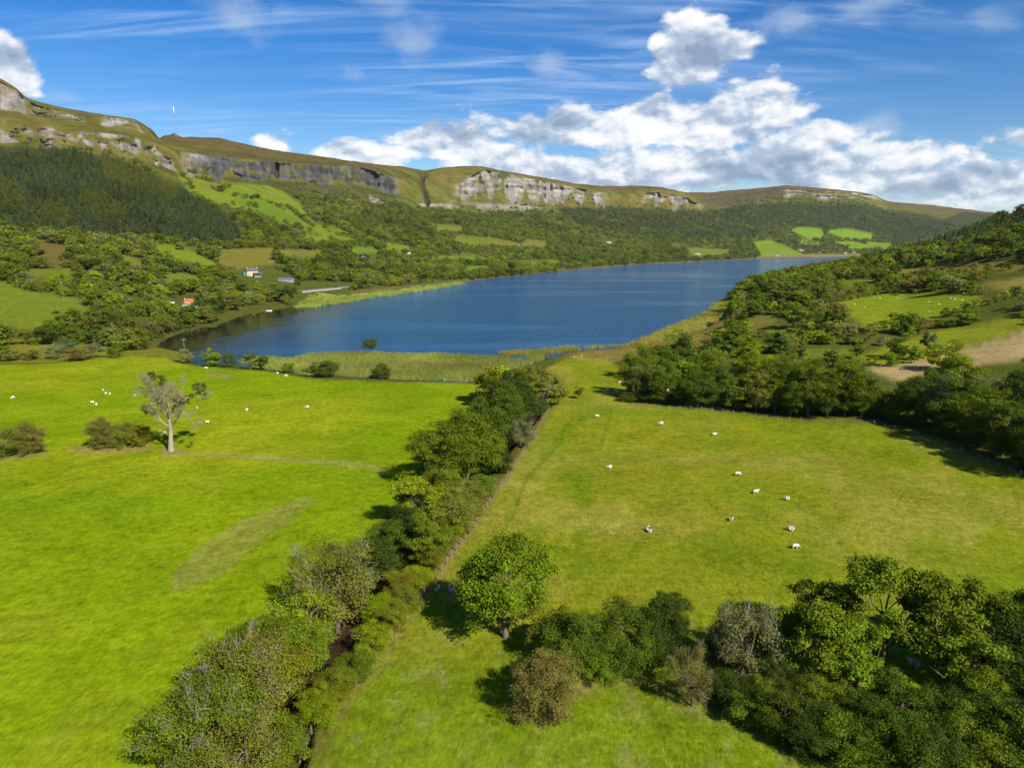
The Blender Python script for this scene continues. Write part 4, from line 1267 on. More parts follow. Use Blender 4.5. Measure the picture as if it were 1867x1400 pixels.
for (px, py, H, W, k, c) in rowt:
    TREES.append((px, py, H, W, k, c, ({'willow': 'twiggy ', 'ash': 'open-crowned ', 'bush': 'low bushy '}.get(k, '') + ROWLAB[c]), G_ROW))
for i in range(26):
    t_ = i / 25
    hx = np.interp(t_, [0, .35, .62, .8, 1], [1150, 1360, 1585, 1720, 1880]); hy = np.interp(t_, [0, .35, .62, .8, 1], [731, 747, 757, 790, 858])
    TREES.append((hx + (i * 37 % 11) - 5, hy, 3.6 + (i * 7 % 5) * .5, 6.5, 'bush', ('dark', 'deep', 'mid')[i % 3], ('dark green', 'deep green', 'mid-green')[i % 3] + ' hedge bush filling the foot of the tree row', 'hedge under the tree row'))
TREES += [
    (188, 817, 8.8, 8.5, 'bush', 'rust', 'brownish hawthorn clump beside the pale old tree', 'hawthorns in the left meadow'),
    (222, 815, 7.2, 7.0, 'bush', 'olive', 'olive hawthorn between the brownish clump and the pale old tree', 'hawthorns in the left meadow'),
    (252, 812, 7.0, 6.5, 'bush', 'larch', 'yellowish low hawthorn close to the pale old tree', 'hawthorns in the left meadow'),
    (55, 829, 9.4, 7.5, 'bush', 'rust', 'brownish hawthorn standing apart in the left meadow', 'hawthorns in the left meadow'),
    (8, 834, 8.2, 8.0, 'bush', 'olive', 'rounded olive hawthorn next to the brownish one standing apart', 'hawthorns in the left meadow'),
    (335, 662, 7, 8, 'willow', 'grey', 'grey half-bare willow beside the little lake inlet', 'bushes on the lake shore'),
    (383, 668, 7.2, 9, 'oak', 'lime', 'neat round yellow-green bush by the lake inlet', 'bushes on the lake shore'),
    (420, 669, 7, 7, 'willow', 'dark', 'dark bush with pale twig tops on the meadow shore', 'bushes on the lake shore'),
    (456, 674, 6.5, 7, 'ash', 'mid', 'small open green tree of a pair on the meadow shore', 'bushes on the lake shore'),
    (476, 675, 6.0, 6.5, 'ash', 'dark', 'small dark tree of a pair on the meadow shore', 'bushes on the lake shore'),
    (527, 680, 5, 6, 'bush', 'mid', 'small green bush between the pair of trees and the spreading bush', 'bushes on the lake shore'),
    (588, 687, 6.2, 13, 'oak', 'dark', 'wide spreading dark bush in front of the reeds', 'bushes on the lake shore'),
    (697, 691, 6.4, 8, 'oak', 'dark', 'compact dark bush alone at the edge of the reeds', 'bushes on the lake shore'),
    (12, 658, 6, 12, 'bush', 'olive', 'olive scrub clump in the scrub at the marsh corner of the left meadow', 'scrub along the top of the left meadow'),
    (58, 656, 5, 9, 'bush', 'rust', 'low brownish scrub clump along the top of the left meadow', 'scrub along the top of the left meadow'),
    (100, 655, 7, 8, 'willow', 'grey', 'pale twiggy willow in the scrub along the top of the left meadow', 'scrub along the top of the left meadow'),
    (140, 657, 6.5, 12, 'bush', 'rust', 'wide brownish scrub clump along the top of the left meadow', 'scrub along the top of the left meadow'),
    (118, 645, 8, 11, 'willow', 'blue', 'blue-grey willow standing behind the brownish scrub', 'scrub along the top of the left meadow'),
    (172, 654, 8, 9, 'willow', 'grey', 'pale green willow with light stems in the scrub', 'scrub along the top of the left meadow'),
    (212, 652, 7, 9, 'bush', 'mid', 'rounded green bush ending the scrub near the lake', 'scrub along the top of the left meadow'),
    (246, 634, 11, 12, 'oak', 'mid', 'large green tree at the water edge of the dark bay', 'scrub along the top of the left meadow'),
    (205, 630, 10, 11, 'oak', 'olive', 'large olive tree beside the one at the water edge', 'scrub along the top of the left meadow'),
    (1055, 727, 4.2, 3.6, 'ash', 'olive', 'thin olive sapling near the bend of the stream', None),
    (1636, 656, 9, 8, 'oak', 'dark', 'small dark tree on the border of the tan hay field', 'lone trees in the upper fields'),
    (1690, 641, 8.5, 6.5, 'ash', 'blue', 'slender blue-green tree on the border of the tan hay field', 'lone trees in the upper fields'),
    (1526, 585, 12, 12, 'oak', 'rust', 'brownish broad tree at the corner of the upper sheep field', 'lone trees in the upper fields'),
    (1648, 610, 11, 13, 'oak', 'mid', 'wide green tree on the lower edge of the upper sheep field', 'lone trees in the upper fields'),
    (1675, 606, 8.5, 10, 'bush', 'rust', 'brown bush beside the wide green tree below the sheep field', 'lone trees in the upper fields'),
    (1760, 588, 7, 11, 'bush', 'dark', 'long dark bush below the upper sheep field', 'lone trees in the upper fields'),
    (1715, 598, 5, 7, 'bush', 'mid', 'low green bush below the upper sheep field', 'lone trees in the upper fields'),
    (330, 456, 11, 11, 'oak', 'lime', 'bright lime round tree against the dark plantation', None),
]
for (px, py, H, W, k, c, lab, grp) in TREES:
    x, y, z = pick(px, py)
    if grp == G_STREAM:
        H *= 1.08; W *= 1.22
    elif grp == G_ROW:
        W *= 1.18; H *= 1.22 if px > 1650 else 1.1
    elif grp == G_MID:
        W *= 1.0 if k in ('bush', 'willow') else 1.18; H *= 1.10 if k in ('bush', 'willow') else 1.03
    plant(k, x, y, H, W, c, lab, grp, seed=int(px * 3 + py), z=z, lod=1 if math.hypot(x, y) > 300 else 0)

# pale old tree in the left meadow
x, y, z = pick(312, 822)
e = empty('old_pale_tree', (x, y, z), 0.35)
e.scale = (1.1, 1.1, 1.12)
tag(e, 'tall pale old tree almost leafless in the left meadow', 'tree')
for nm, me, c in zip(('trunk', 'limbs', 'twigs', 'ivy', 'thin_leaves'), make_snag(11), (None, None, None, 'dark', (.27, .24, .13))):
    o = obj(nm, me, e)
    if c:
        o.color = (*(GREENS[c] if isinstance(c, str) else c), 1)
    if nm in ('twigs', 'thin_leaves'):
        o['kind'] = 'stuff'
# little island: bush in the water
ix, iy = ground0(677, 633)
plant('bush', ix, iy, 5.6, 9.0, 'dark', 'round dark bush growing on a tiny islet in the lake', None, z=-.2, lod=0)

# ------------------------------------------------------------------ scattering helpers
def lookup(x, y):
    """height, profile index, rock and ground colour under many points"""
    a = np.arctan2(x, y); d = np.hypot(x, y)
    ci = np.clip(np.searchsorted(AZ, a), 0, NC - 1)
    order = np.argsort(ci, kind='stable')
    z = np.zeros(len(x)); sg = np.zeros(len(x)); rk = np.zeros(len(x)); ri = np.zeros(len(x), int)
    i = 0
    while i < len(order):
        c = ci[order[i]]
        j = i
        while j < len(order) and ci[order[j]] == c:
            j += 1
        w = order[i:j]
        z[w] = np.interp(d[w], Dq[:, c], Zg[:, c])
        ri[w] = np.clip(np.searchsorted(Dq[:, c], d[w]), 0, NR - 1)
        i = j
    return z, Sg[ri, ci], ROCKM[ri, ci], ALB[ri, ci]

def sector_points(d0, d1, spacing, amax=R(41), g=rng):
    area = amax * (d1 * d1 - d0 * d0)
    n = int(area / spacing ** 2)
    d = np.sqrt(g.uniform(d0 * d0, d1 * d1, n)); a = g.uniform(-amax, amax, n)
    # thin out points that fall too close together
    x, y = d * np.sin(a), d * np.cos(a)
    cell = spacing * .72
    key = np.floor(x / cell).astype(np.int64) * 1000003 + np.floor(y / cell).astype(np.int64)
    _, first = np.unique(key, return_index=True)
    return x[first], y[first]

def instancer(name, pts, protos, rot, scl, idx, tint):
    me = bpy.data.meshes.new(name)
    n = len(pts)
    me.vertices.add(n)
    me.vertices.foreach_set('co', np.asarray(pts, np.float32).ravel())
    me.attributes.new('rot', 'FLOAT_VECTOR', 'POINT').data.foreach_set('vector', np.asarray(rot, np.float32).ravel())
    me.attributes.new('scl', 'FLOAT_VECTOR', 'POINT').data.foreach_set('vector', np.asarray(scl, np.float32).ravel())
    me.attributes.new('idx', 'INT', 'POINT').data.foreach_set('value', np.asarray(idx, np.int32))
    me.attributes.new('tint', 'FLOAT_COLOR', 'POINT').data.foreach_set('color', np.c_[np.asarray(tint), np.ones(n)].astype(np.float32).ravel())
    col = bpy.data.collections.new(name + '_shapes')
    for k, pm in enumerate(protos):
        po = bpy.data.objects.new('%s_shape_%02d' % (name, k), pm)
        col.objects.link(po)
    ng = bpy.data.node_groups.new(name + '_scatter', 'GeometryNodeTree')
    ng.interface.new_socket('Geometry', in_out='INPUT', socket_type='NodeSocketGeometry')
    ng.interface.new_socket('Geometry', in_out='OUTPUT', socket_type='NodeSocketGeometry')
    nd = ng.nodes; lk = ng.links
    gi = nd.new('NodeGroupInput'); go = nd.new('NodeGroupOutput')
    ip = nd.new('GeometryNodeInstanceOnPoints')
    cinf = nd.new('GeometryNodeCollectionInfo')
    cinf.inputs['Collection'].default_value = col
    cinf.inputs['Separate Children'].default_value = True
    cinf.inputs['Reset Children'].default_value = True
    ip.inputs['Pick Instance'].default_value = True
    def named(nm, typ):
        a = nd.new('GeometryNodeInputNamedAttribute'); a.data_type = typ; a.inputs['Name'].default_value = nm
        return a.outputs['Attribute']
    lk.new(gi.outputs[0], ip.inputs['Points'])
    lk.new(cinf.outputs[0], ip.inputs['Instance'])
    lk.new(named('idx', 'INT'), ip.inputs['Instance Index'])
    e2r = nd.new('FunctionNodeEulerToRotation')
    lk.new(named('rot', 'FLOAT_VECTOR'), e2r.inputs[0])
    lk.new(e2r.outputs[0], ip.inputs['Rotation'])
    lk.new(named('scl', 'FLOAT_VECTOR'), ip.inputs['Scale'])
    lk.new(ip.outputs[0], go.inputs[0])
    o = bpy.data.objects.new(name, me)
    COL.objects.link(o)
    md = o.modifiers.new('scatter', 'NODES'); md.node_group = ng
    o['kind'] = 'stuff'
    return o

def joined(T):
    """crown and trunk of a far tree as one shape for scattering"""
    bm = bmesh.new()
    bm.from_mesh(T['crown'])
    me = T['crown'].copy()
    nv = len(me.vertices)
    bm2 = bmesh.new(); bm2.from_mesh(T['trunk'])
    lay = bm.verts.layers.float.get('lv')
    vm = [bm.verts.new(v.co) for v in bm2.verts]
    for v in vm:
        v[lay] = .3
    for f in bm2.faces:
        nf = bm.faces.new([vm[v.index] for v in f.verts]); nf.material_index = 1
    bm.to_mesh(me)
    me.materials.append(BARK)
    bm.free(); bm2.free()
    return me

def pal(names, weights, n, g=rng):
    k = g.choice(len(names), n, p=np.array(weights) / sum(weights))
    c = np.array([GREENS[m_] for m_ in names])[k]
    return c * g.uniform(.88, 1.12, (n, 1)) * g.uniform(.96, 1.04, (n, 3)), k

# ------------------------------------------------------------------ woods and hedges
P_LARCH = [[(185, 276), (235, 288), (320, 340), (330, 372), (260, 352), (190, 330)], [(140, 352), (190, 350), (235, 390), (225, 405), (160, 392)], [(-50, 320), (30, 330), (60, 372), (40, 390), (-50, 380)], [(60, 370), (130, 378), (140, 410), (60, 408)]]
SHORE_CLEAR = [[(985, 600), (1165, 600), (1165, 705), (985, 705)], [(280, 632), (345, 640), (400, 640), (1010, 636), (1010, 705), (280, 690)]]
CLEAR = [[(325, 536), (366, 534), (368, 562), (302, 566)], [(424, 488), (486, 486), (545, 505), (540, 522), (430, 522)], [(545, 515), (640, 515), (640, 540), (545, 545)], [(1095, 436), (1125, 436), (1125, 447), (1095, 447)],
         [(1255, 452), (1290, 452), (1290, 468), (1255, 468)], [(645, 458), (690, 458), (690, 474), (645, 474)], [(735, 456), (756, 456), (756, 467), (735, 467)], [(390, 572), (480, 565), (500, 575), (400, 592)], [(480, 552), (520, 552), (520, 570), (480, 570)], [(0, 612), (35, 600), (30, 640), (0, 640)], [(535, 540), (860, 508), (860, 518), (560, 566)]]
NOTREE = [p for p, c in FIELDS] + [P_LEFT, P_RIGHT, P_MARSH] + CLEAR + SHORE_CLEAR
HEDGES = [
    [(385, 342), (402, 350), (416, 340)], [(440, 384), (480, 396), (520, 406), (556, 420)], [(505, 372), (530, 382), (552, 400), (575, 416)], [(325, 318), (345, 330), (352, 348)], [(600, 424), (650, 438)], [(455, 376), (470, 380)],  # lines of bushes across the open hill fields
    [(425, 358), (445, 362), (470, 362), (495, 372), (520, 385)], [(430, 375), (445, 382)], [(460, 395), (500, 405)], [(340, 340), (350, 345)], [(345, 315), (360, 312)], [(360, 325), (400, 335)],
    [(270, 446), (312, 444)], [(360, 460), (402, 483)], [(1500, 436), (1512, 420)], [(1440, 418), (1460, 440), (1500, 448)], [(1520, 440), (1600, 440)], [(1466, 464), (1500, 450), (1520, 442)], [(1590, 605), (1640, 592), (1710, 582), (1800, 556), (1867, 535)],
    [(1495, 556), (1600, 538), (1700, 530), (1785, 537)], [(1590, 669), (1640, 665), (1700, 650), (1750, 637)], [(0, 512), (60, 530), (150, 545)], [(45, 489), (142, 488)], [(1620, 504), (1760, 497), (1867, 492)], [(1372, 442), (1385, 468)], [(830, 446), (1000, 453)], [(785, 426), (845, 425)], [(700, 461), (755, 461)]]

xs, ys, kind_ = [], [], []
for d0, d1, sp_ in ((215, 700, 6.8), (700, 1400, 6.0), (1400, 2600, 9.5), (2600, 5400, 14.0)):
    x, y = sector_points(d0, d1, sp_)
    xs.append(x); ys.append(y)
sx_, sy_ = np.concatenate(xs), np.concatenate(ys)
sz_, ssg, srk, salb = lookup(sx_, sy_)
spx, spy, sdep = project(sx_, sy_, sz_)
nj = fbm(sx_ / 60, sy_ / 60, 3, 200)
jpx = spx; jpy = spy
ok = (sz_ > .35) & (srk < .3) & (spx > -260) & (spx < 2130) & (ssg < np.where(spx > 980, 3.92, np.where(spx > 440, 3.85, 3.5)))
ok &= ~((ssg > 2.85) & (nj < (ssg - 2.85) * np.where((spx > 980) | ((spx > 540) & (spx < 720)), .35, .9) - .25))
for p in NOTREE:
    ok &= ~inpoly(jpx, jpy, p)
hpx_ = 8.0 * FPX / sdep
for p in [q for q, c in FIELDS] + CLEAR:
    for fr in (.35, .75):
        ok &= ~(inpoly(spx, spy - fr * hpx_, p) & (rng.uniform(size=len(sx_)) < .85))
conif = np.zeros(len(sx_), bool)
for p in P_CONIFER:
    conif |= inpoly(jpx, jpy, p)
conif &= ~((spx > 1000) & (nj < -.12)) 
ok &= ~((ssg < 2.4) & ~conif & (fbm(sx_ / 28, sy_ / 28, 3, 210) < np.where((spx > 1250) & (spy > 490), -.16, np.where(spx > 1250, -.36, -.24))))
# the flat by the lake on the left is scrub and marsh with gaps
ok &= ~(inpoly(jpx, jpy, P_LEFTMARSH) & (nj < .12))
# keep clear of single trees already planted near the row and the shore
ok &= ~((sdep < 262) & (spx > 1000) & (spy > 690))
larch = np.zeros(len(sx_), bool)
for p in P_LARCH:
    larch |= inpoly(jpx, jpy, p)
sel = np.where(ok)[0]
sx_, sy_, sz_, ssg, spx, spy, sdep, conif, larch = [a[sel] for a in (sx_, sy_, sz_, ssg, spx, spy, sdep, conif, larch)]
ns = len(sx_)
tr_H = (4.5 + 9.0 * rng.uniform(0, 1, ns) ** 1.6) * np.where(rng.uniform(size=ns) < .25, .62, 1.0) * np.where(sdep > 2600, 1.35, np.where(sdep > 1300, 1.1, 1))
tr_H = np.where((ssg > 2.9) & ~conif, tr_H * .65, tr_H)
tr_H = np.where((spx > 1250) & (sdep < 900), tr_H * .86, tr_H)
tr_H = np.where(conif, np.where((spx > 1500) & (sdep < 1300), rng.uniform(7, 10, ns), rng.uniform(7.5, 11.5, ns)) * np.where(sdep > 2600, 1.2, 1), tr_H)
hed_x, hed_y = [], []
for ln in HEDGES:
    for (ax, ay), (bx, by) in zip(ln[:-1], ln[1:]):
        A = pick(ax, ay); B = pick(bx, by)
        L = math.hypot(A[0] - B[0], A[1] - B[1])
        st = 5.0 if A[1] < 700 else 9.0
        for t in np.arange(0, 1, st / max(L, st)):
            if rng.uniform() < .82:
                hed_x.append(A[0] + (B[0] - A[0]) * t + rng.normal() * 1.2); hed_y.append(A[1] + (B[1] - A[1]) * t + rng.normal() * 1.2)
hed_x, hed_y = np.array(hed_x), np.array(hed_y)
hz_z, hsg, _, _ = lookup(hed_x, hed_y)
hpx, hpy, hdep = project(hed_x, hed_y, hz_z)
nh = len(hed_x)
sx_ = np.r_[sx_, hed_x]; sy_ = np.r_[sy_, hed_y]; sz_ = np.r_[sz_, hz_z]; ssg = np.r_[ssg, hsg]; spx = np.r_[spx, hpx]; spy = np.r_[spy, hpy]; sdep = np.r_[sdep, hdep]
conif = np.r_[conif, np.zeros(nh, bool)]; larch = np.r_[larch, np.zeros(nh, bool)]
tr_H = np.r_[tr_H, rng.uniform(3.2, 6.5, nh) * np.where(hdep > 1200, 1.8, 1)]
ns = len(sx_)
isbush = tr_H < 5.2
tr_W = np.where(conif, tr_H * rng.uniform(.34, .46, ns), tr_H * rng.uniform(.95, 1.45, ns))
tint, pk = pal(['mid', 'dark', 'olive', 'bright', 'grey', 'rust', 'deep', 'larch'], [.34, .20, .20, .10, .07, .012, .03, .05], ns)
ct, _ = pal(['fir', 'deep', 'blue'], [.6, .25, .15], ns)
tint = np.where(conif[:, None], ct, tint)
lt, _ = pal(['larch', 'olive'], [.45, .55], ns)
lt = lt * np.array([.80, .86, .9])
tint = np.where((larch & conif)[:, None], lt, tint)
tint = tint * (1 + .40 * fbm(sx_ / 130, sy_ / 130, 3, 230) + .15 * fbm(sx_ / 35, sy_ / 35, 2, 236))[:, None]
# trees that show largest become things of their own
score = tr_H / sdep * np.where((spx > 0) & (spx < CW), 1, .2) * np.where(conif, .8, 1)
top = np.zeros(ns, bool)
top[np.argsort(-score)[:250]] = True
names = ['mid', 'dark', 'olive', 'bright', 'grey', 'rust', 'deep', 'larch']
words = {'mid': 'mid-green', 'dark': 'dark green', 'olive': 'olive green', 'bright': 'fresh bright green', 'grey': 'greyish green', 'rust': 'brownish', 'deep': 'deep green', 'larch': 'yellowish green'}
for i in np.where(top)[0]:
    rightside = spx[i] > 950
    place = 'on the wooded hillside around the upper sheep field' if rightside else 'in the wooded lowland around the white red-roofed house'
    grp = 'trees on the hillside around the upper sheep field' if rightside else 'trees in the lowland around the red-roofed house'
    if conif[i]:
        k = 'conifer'; lab = 'dark pointed conifer ' + place
    else:
        k = 'bush' if isbush[i] else random.choice(['oak', 'oak', 'oak', 'ash', 'willow', 'tall'])
        form = {'oak': 'round leafy tree', 'ash': 'open-crowned tree', 'willow': 'twiggy spreading willow', 'tall': 'slender tree', 'bush': 'low rounded bush'}[k]
        lab = words[names[pk[i]]] + ' ' + form + ' ' + place
    plant(k, sx_[i], sy_[i], tr_H[i], tr_W[i] * (.72 if k == 'tall' else 1), tuple(tint[i]), lab, grp, seed=i, z=sz_[i], lod=1)
FARB = [make_tree(k, 700 + 7 * i, 10., 10., 2) for i, k in enumerate(['oak', 'ash', 'bush', 'tall', 'bush', 'oak', 'willow', 'oak'])]
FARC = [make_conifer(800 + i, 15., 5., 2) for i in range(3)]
def scatter(name, m, protos, label, H0, W0):
    n = int(m.sum())
    if n == 0:
        return
    rot = np.c_[np.zeros(n), np.zeros(n), rng.uniform(0, 6.28, n)]
    scl = np.c_[tr_W[m] / W0, tr_W[m] / W0, tr_H[m] / H0]
    o = instancer(name, np.c_[sx_[m], sy_[m], sz_[m] - .3], [joined(T) for T in protos], rot, scl, rng.integers(0, len(protos), n), tint[m])
    tag(o, label, 'wood')
    print('scatter', name, n)
rest = ~top
scatter('broadleaf_woodland', rest & ~conif, FARB, 'broadleaf woodland and hedges spread over the slopes round the lake', 10., 10.)
scatter('conifer_plantation', rest & conif, FARC, 'dark conifer plantations on the valley sides', 15., 5.)

# ------------------------------------------------------------------ reeds and grass
def blades(seed, n, h, w, spread, lean=.22):
    g = np.random.default_rng(seed)
    V, F, lv = [], [], []
    for i in range(n):
        a = g.uniform(0, 6.28); r = spread * math.sqrt(g.uniform())
        b = np.array([r * math.cos(a), r * math.sin(a), -.1])
        t = g.uniform(0, 6.28); sd = np.array([math.cos(t), math.sin(t), 0]) * w * g.uniform(.6, 1.3)
        ln = np.array([g.normal() * lean, g.normal() * lean, 1.0]) * h * g.uniform(.6, 1.2)
        k = len(V)
        V += [b - sd, b + sd, b + ln * .62 + sd * .6, b + ln]
        F.append((k, k + 1, k + 2, k + 3)); lv += [g.uniform()] * 4
    me = mesh_np('blades', np.array(V), np.array(F), 4)
    me.attributes.new('lv', 'FLOAT', 'POINT').data.foreach_set('value', np.array(lv, np.float32))
    me.materials.append(LEAFI)
    return me
REED = [blades(900 + i, 22, 1.5, .040, .60) for i in range(3)]
TUFT = [blades(950 + i, 9, .26, .030, .16, .5) for i in range(3)]

def reedbed(name, polys, spacing, hscale, cols, wts, label, d0, d1, dens=1.0, seedn=220):
    x, y = sector_points(d0, d1, spacing, R(40))
    px, py, dp = project(x, y, 0 * x)
    m = np.zeros(len(x), bool)
    nz = fbm(x / 9, y / 9, 3, seedn)
    jx = px + 14 * fbm(x / 12, y / 12, 2, seedn + 3); jy = py + 3 * fbm(x / 12, y / 12, 2, seedn + 7)
    for p in polys:
        m |= inpoly(jx, jy, p)
    m &= nz > -.42 * dens
    x, y = x[m], y[m]
    z, sg, rk, al = lookup(x, y)
    z = np.maximum(z, 0)
    n = len(x)
    c = np.array(cols)[rng.choice(len(cols), n, p=np.array(wts) / sum(wts))] * rng.uniform(.8, 1.2, (n, 1))
    c = c * (1 + .5 * fbm(x / 20, y / 20, 3, seedn + 9))[:, None]
    hs = hscale * rng.uniform(.75, 1.2, n)
    o = instancer(name, np.c_[x, y, z], REED, np.c_[0 * x, 0 * x, rng.uniform(0, 6.28, n)], np.c_[hs * spacing / .9, hs * spacing / .9, hs], rng.integers(0, 3, n), c)
    tag(o, label, 'reeds')
    print(name, n)
reedbed('reed_bed', [[(432, 660), (470, 652), (520, 655), (560, 646), (620, 640), (700, 646), (800, 646), (905, 651), (960, 656), (990, 650), (1000, 660), (945, 672), (905, 692), (850, 698), (720, 692), (560, 684), (480, 674)]],
        .72, .95, [(.225, .245, .045), (.205, .240, .040), (.25, .245, .065)], [4, 3, 2], 'broad bed of yellow-green reeds standing in the shallow near end of the lake', 255, 350, 2.2)
reedbed('reed_fringe', [[(905, 644), (960, 640), (1050, 634), (1052, 640), (990, 652), (910, 650)], [(1056, 637), (1130, 631), (1190, 612), (1235, 592), (1280, 572), (1320, 545), (1338, 548), (1310, 585), (1275, 604), (1200, 626), (1130, 634), (1060, 640)]],
        1.1, 1.15, [(.24, .27, .040), (.30, .20, .055), (.27, .25, .045)], [4, 2, 2], 'reddish green reed fringe along the marshy lake corner', 280, 720, seedn=240)
reedbed('shore_reeds', [[(540, 560), (565, 544), (680, 535), (850, 513), (842, 519), (720, 538), (650, 548), (600, 556), (560, 562)]],
        2.2, 1.1, [(.24, .30, .05), (.30, .32, .07)], [3, 2], 'pale green reed strip along the wooded lake shore', 540, 1050, 1.3, 260)

def tufts():
    x, y = sector_points(56, 190, .62, R(39))
    keep = rng.uniform(size=len(x)) < np.clip(130 / np.hypot(x, y), .45, 1)
    x, y = x[keep], y[keep]
    z, sg, rk, al = lookup(x, y)
    px, py, dp = project(x, y, z)
    s = linedist(x, y, STREAM)
    m = (z > .4) & (s > 3.2) & (px > -60) & (px < 1930) & (py < 1500)
    rough = fbm(x / 9, y / 9, 3, 280)
    L = inpoly(px, py, P_LEFT)
    m &= rng.uniform(size=len(x)) < np.clip(np.where(L, .35, .75) + rough * 1.2, .06, 1)
    x, y, z, al, L, rough = x[m], y[m], z[m], al[m], L[m], rough[m]
    n = len(x)
    s_ = rng.uniform(.55, 1.25, n) * np.where(L, .62, .85) * (1 + .5 * rough)
    c = al * rng.uniform(.85, 1.22, (n, 1)) * np.array([1.08, 1.0, 1.0])
    o = instancer('pasture_grass', np.c_[x, y, z], TUFT, np.c_[0 * x, 0 * x, rng.uniform(0, 6.28, n)], np.c_[s_ * 1.5, s_ * 1.5, s_], rng.integers(0, 3, n), c)
    tag(o, 'short tufted grass covering the two near pastures', 'grass')
    print('tufts', n)
tufts()


# ------------------------------------------------------------------ small builders
def box(bm, x0, x1, y0, y1, z0, z1):
    vs_ = [bm.verts.new(p) for p in ((x0, y0, z0), (x1, y0, z0), (x1, y1, z0), (x0, y1, z0), (x0, y0, z1), (x1, y0, z1), (x1, y1, z1), (x0, y1, z1))]
    for f in ((0, 3, 2, 1), (4, 5, 6, 7), (0, 1, 5, 4), (1, 2, 6, 5), (2, 3, 7, 6), (3, 0, 4, 7)):
        bm.faces.new([vs_[i] for i in f])
def bm_obj(name, bm, mat, parent=None, bevel=0.0):
    if bevel:
        bmesh.ops.bevel(bm, geom=list(bm.edges), offset=bevel, segments=1, affect='EDGES')
    me = bpy.data.meshes.new(name)
    bm.to_mesh(me); bm.free()
    return obj(name, me, parent, mat)
def box_obj(name, dims, mat, parent=None, bevel=0.0):
    bm = bmesh.new(); box(bm, *dims)
    return bm_obj(name, bm, mat, parent, bevel)
def prism(bm, poly, y0, y1):
    """outline in x,z pushed along y"""
    a = [bm.verts.new((x, y0, z)) for x, z in poly]; b = [bm.verts.new((x, y1, z)) for x, z in poly]
    bm.faces.new(a[::-1]) if False else bm.faces.new(a)
    bm.faces.new(b[::-1])
    n = len(poly)
    for i in range(n):
        bm.faces.new([a[i], b[i], b[(i + 1) % n], a[(i + 1) % n]])
    bmesh.ops.recalc_face_normals(bm, faces=list(bm.faces))
def tube_obj(name, path, radii, mat, parent=None, sides=6):
    g = Geo(); g.add(*tube(path, radii, sides))
    return obj(name, g.mesh(name, mat), parent)

WHITEWASH = simple_mat('white_render', (.55, .53, .49), .9, .12, 1.5)
PEACH = simple_mat('peach_render', (.50, .36, .27), .9, .12, 1.0)
SLATE = simple_mat('slate_roof', (.085, .088, .095), .75, .25, 4.0, bump=.3)
REDTILE = simple_mat('red_roof_tiles', (.42, .095, .035), .8, .25, 4.0, bump=.3)
GLASS = simple_mat('dark_window_glass', (.018, .022, .028), .08, .2, 1.0, spec=.5)
GREYCLAD = simple_mat('grey_cladding', (.20, .21, .22), .7, .15, 1.0)
BLUEPAINT = simple_mat('blue_green_boards', (.05, .14, .16), .8, .2, 2.0)
STONE = simple_mat('grey_stone', (.27, .26, .24), .95, .35, .8, bump=.4)
TARMAC = simple_mat('tarmac', (.12, .12, .12), .9, .15, .6)
TIMBER = simple_mat('weathered_timber', (.20, .155, .11), .95, .35, 3.0, bump=.3)
STEEL = simple_mat('galvanised_steel', (.30, .31, .32), .45, .15, 2.0, metal=.7)
WIRE = simple_mat('fence_wire', (.24, .24, .24), .5, .1, 1.0, metal=.6)
WOOL = simple_mat('sheep_wool', (.60, .56, .48), 1.0, .10, 6.0, bump=.8)
FACE = simple_mat('sheep_face', (.46, .41, .35), .9, .15, 6.0)
CARPAINT = simple_mat('dark_car_paint', (.02, .025, .035), .25, .1, 1.0, spec=.5)
RUBBER = simple_mat('tyre_rubber', (.02, .02, .02), .9, .1, 1.0)
BOATPAINT = simple_mat('white_boat_paint', (.70, .70, .70), .5, .08, 1.0)
MASTW = simple_mat('mast_white', (.80, .80, .80), .6, .05, 1.0)

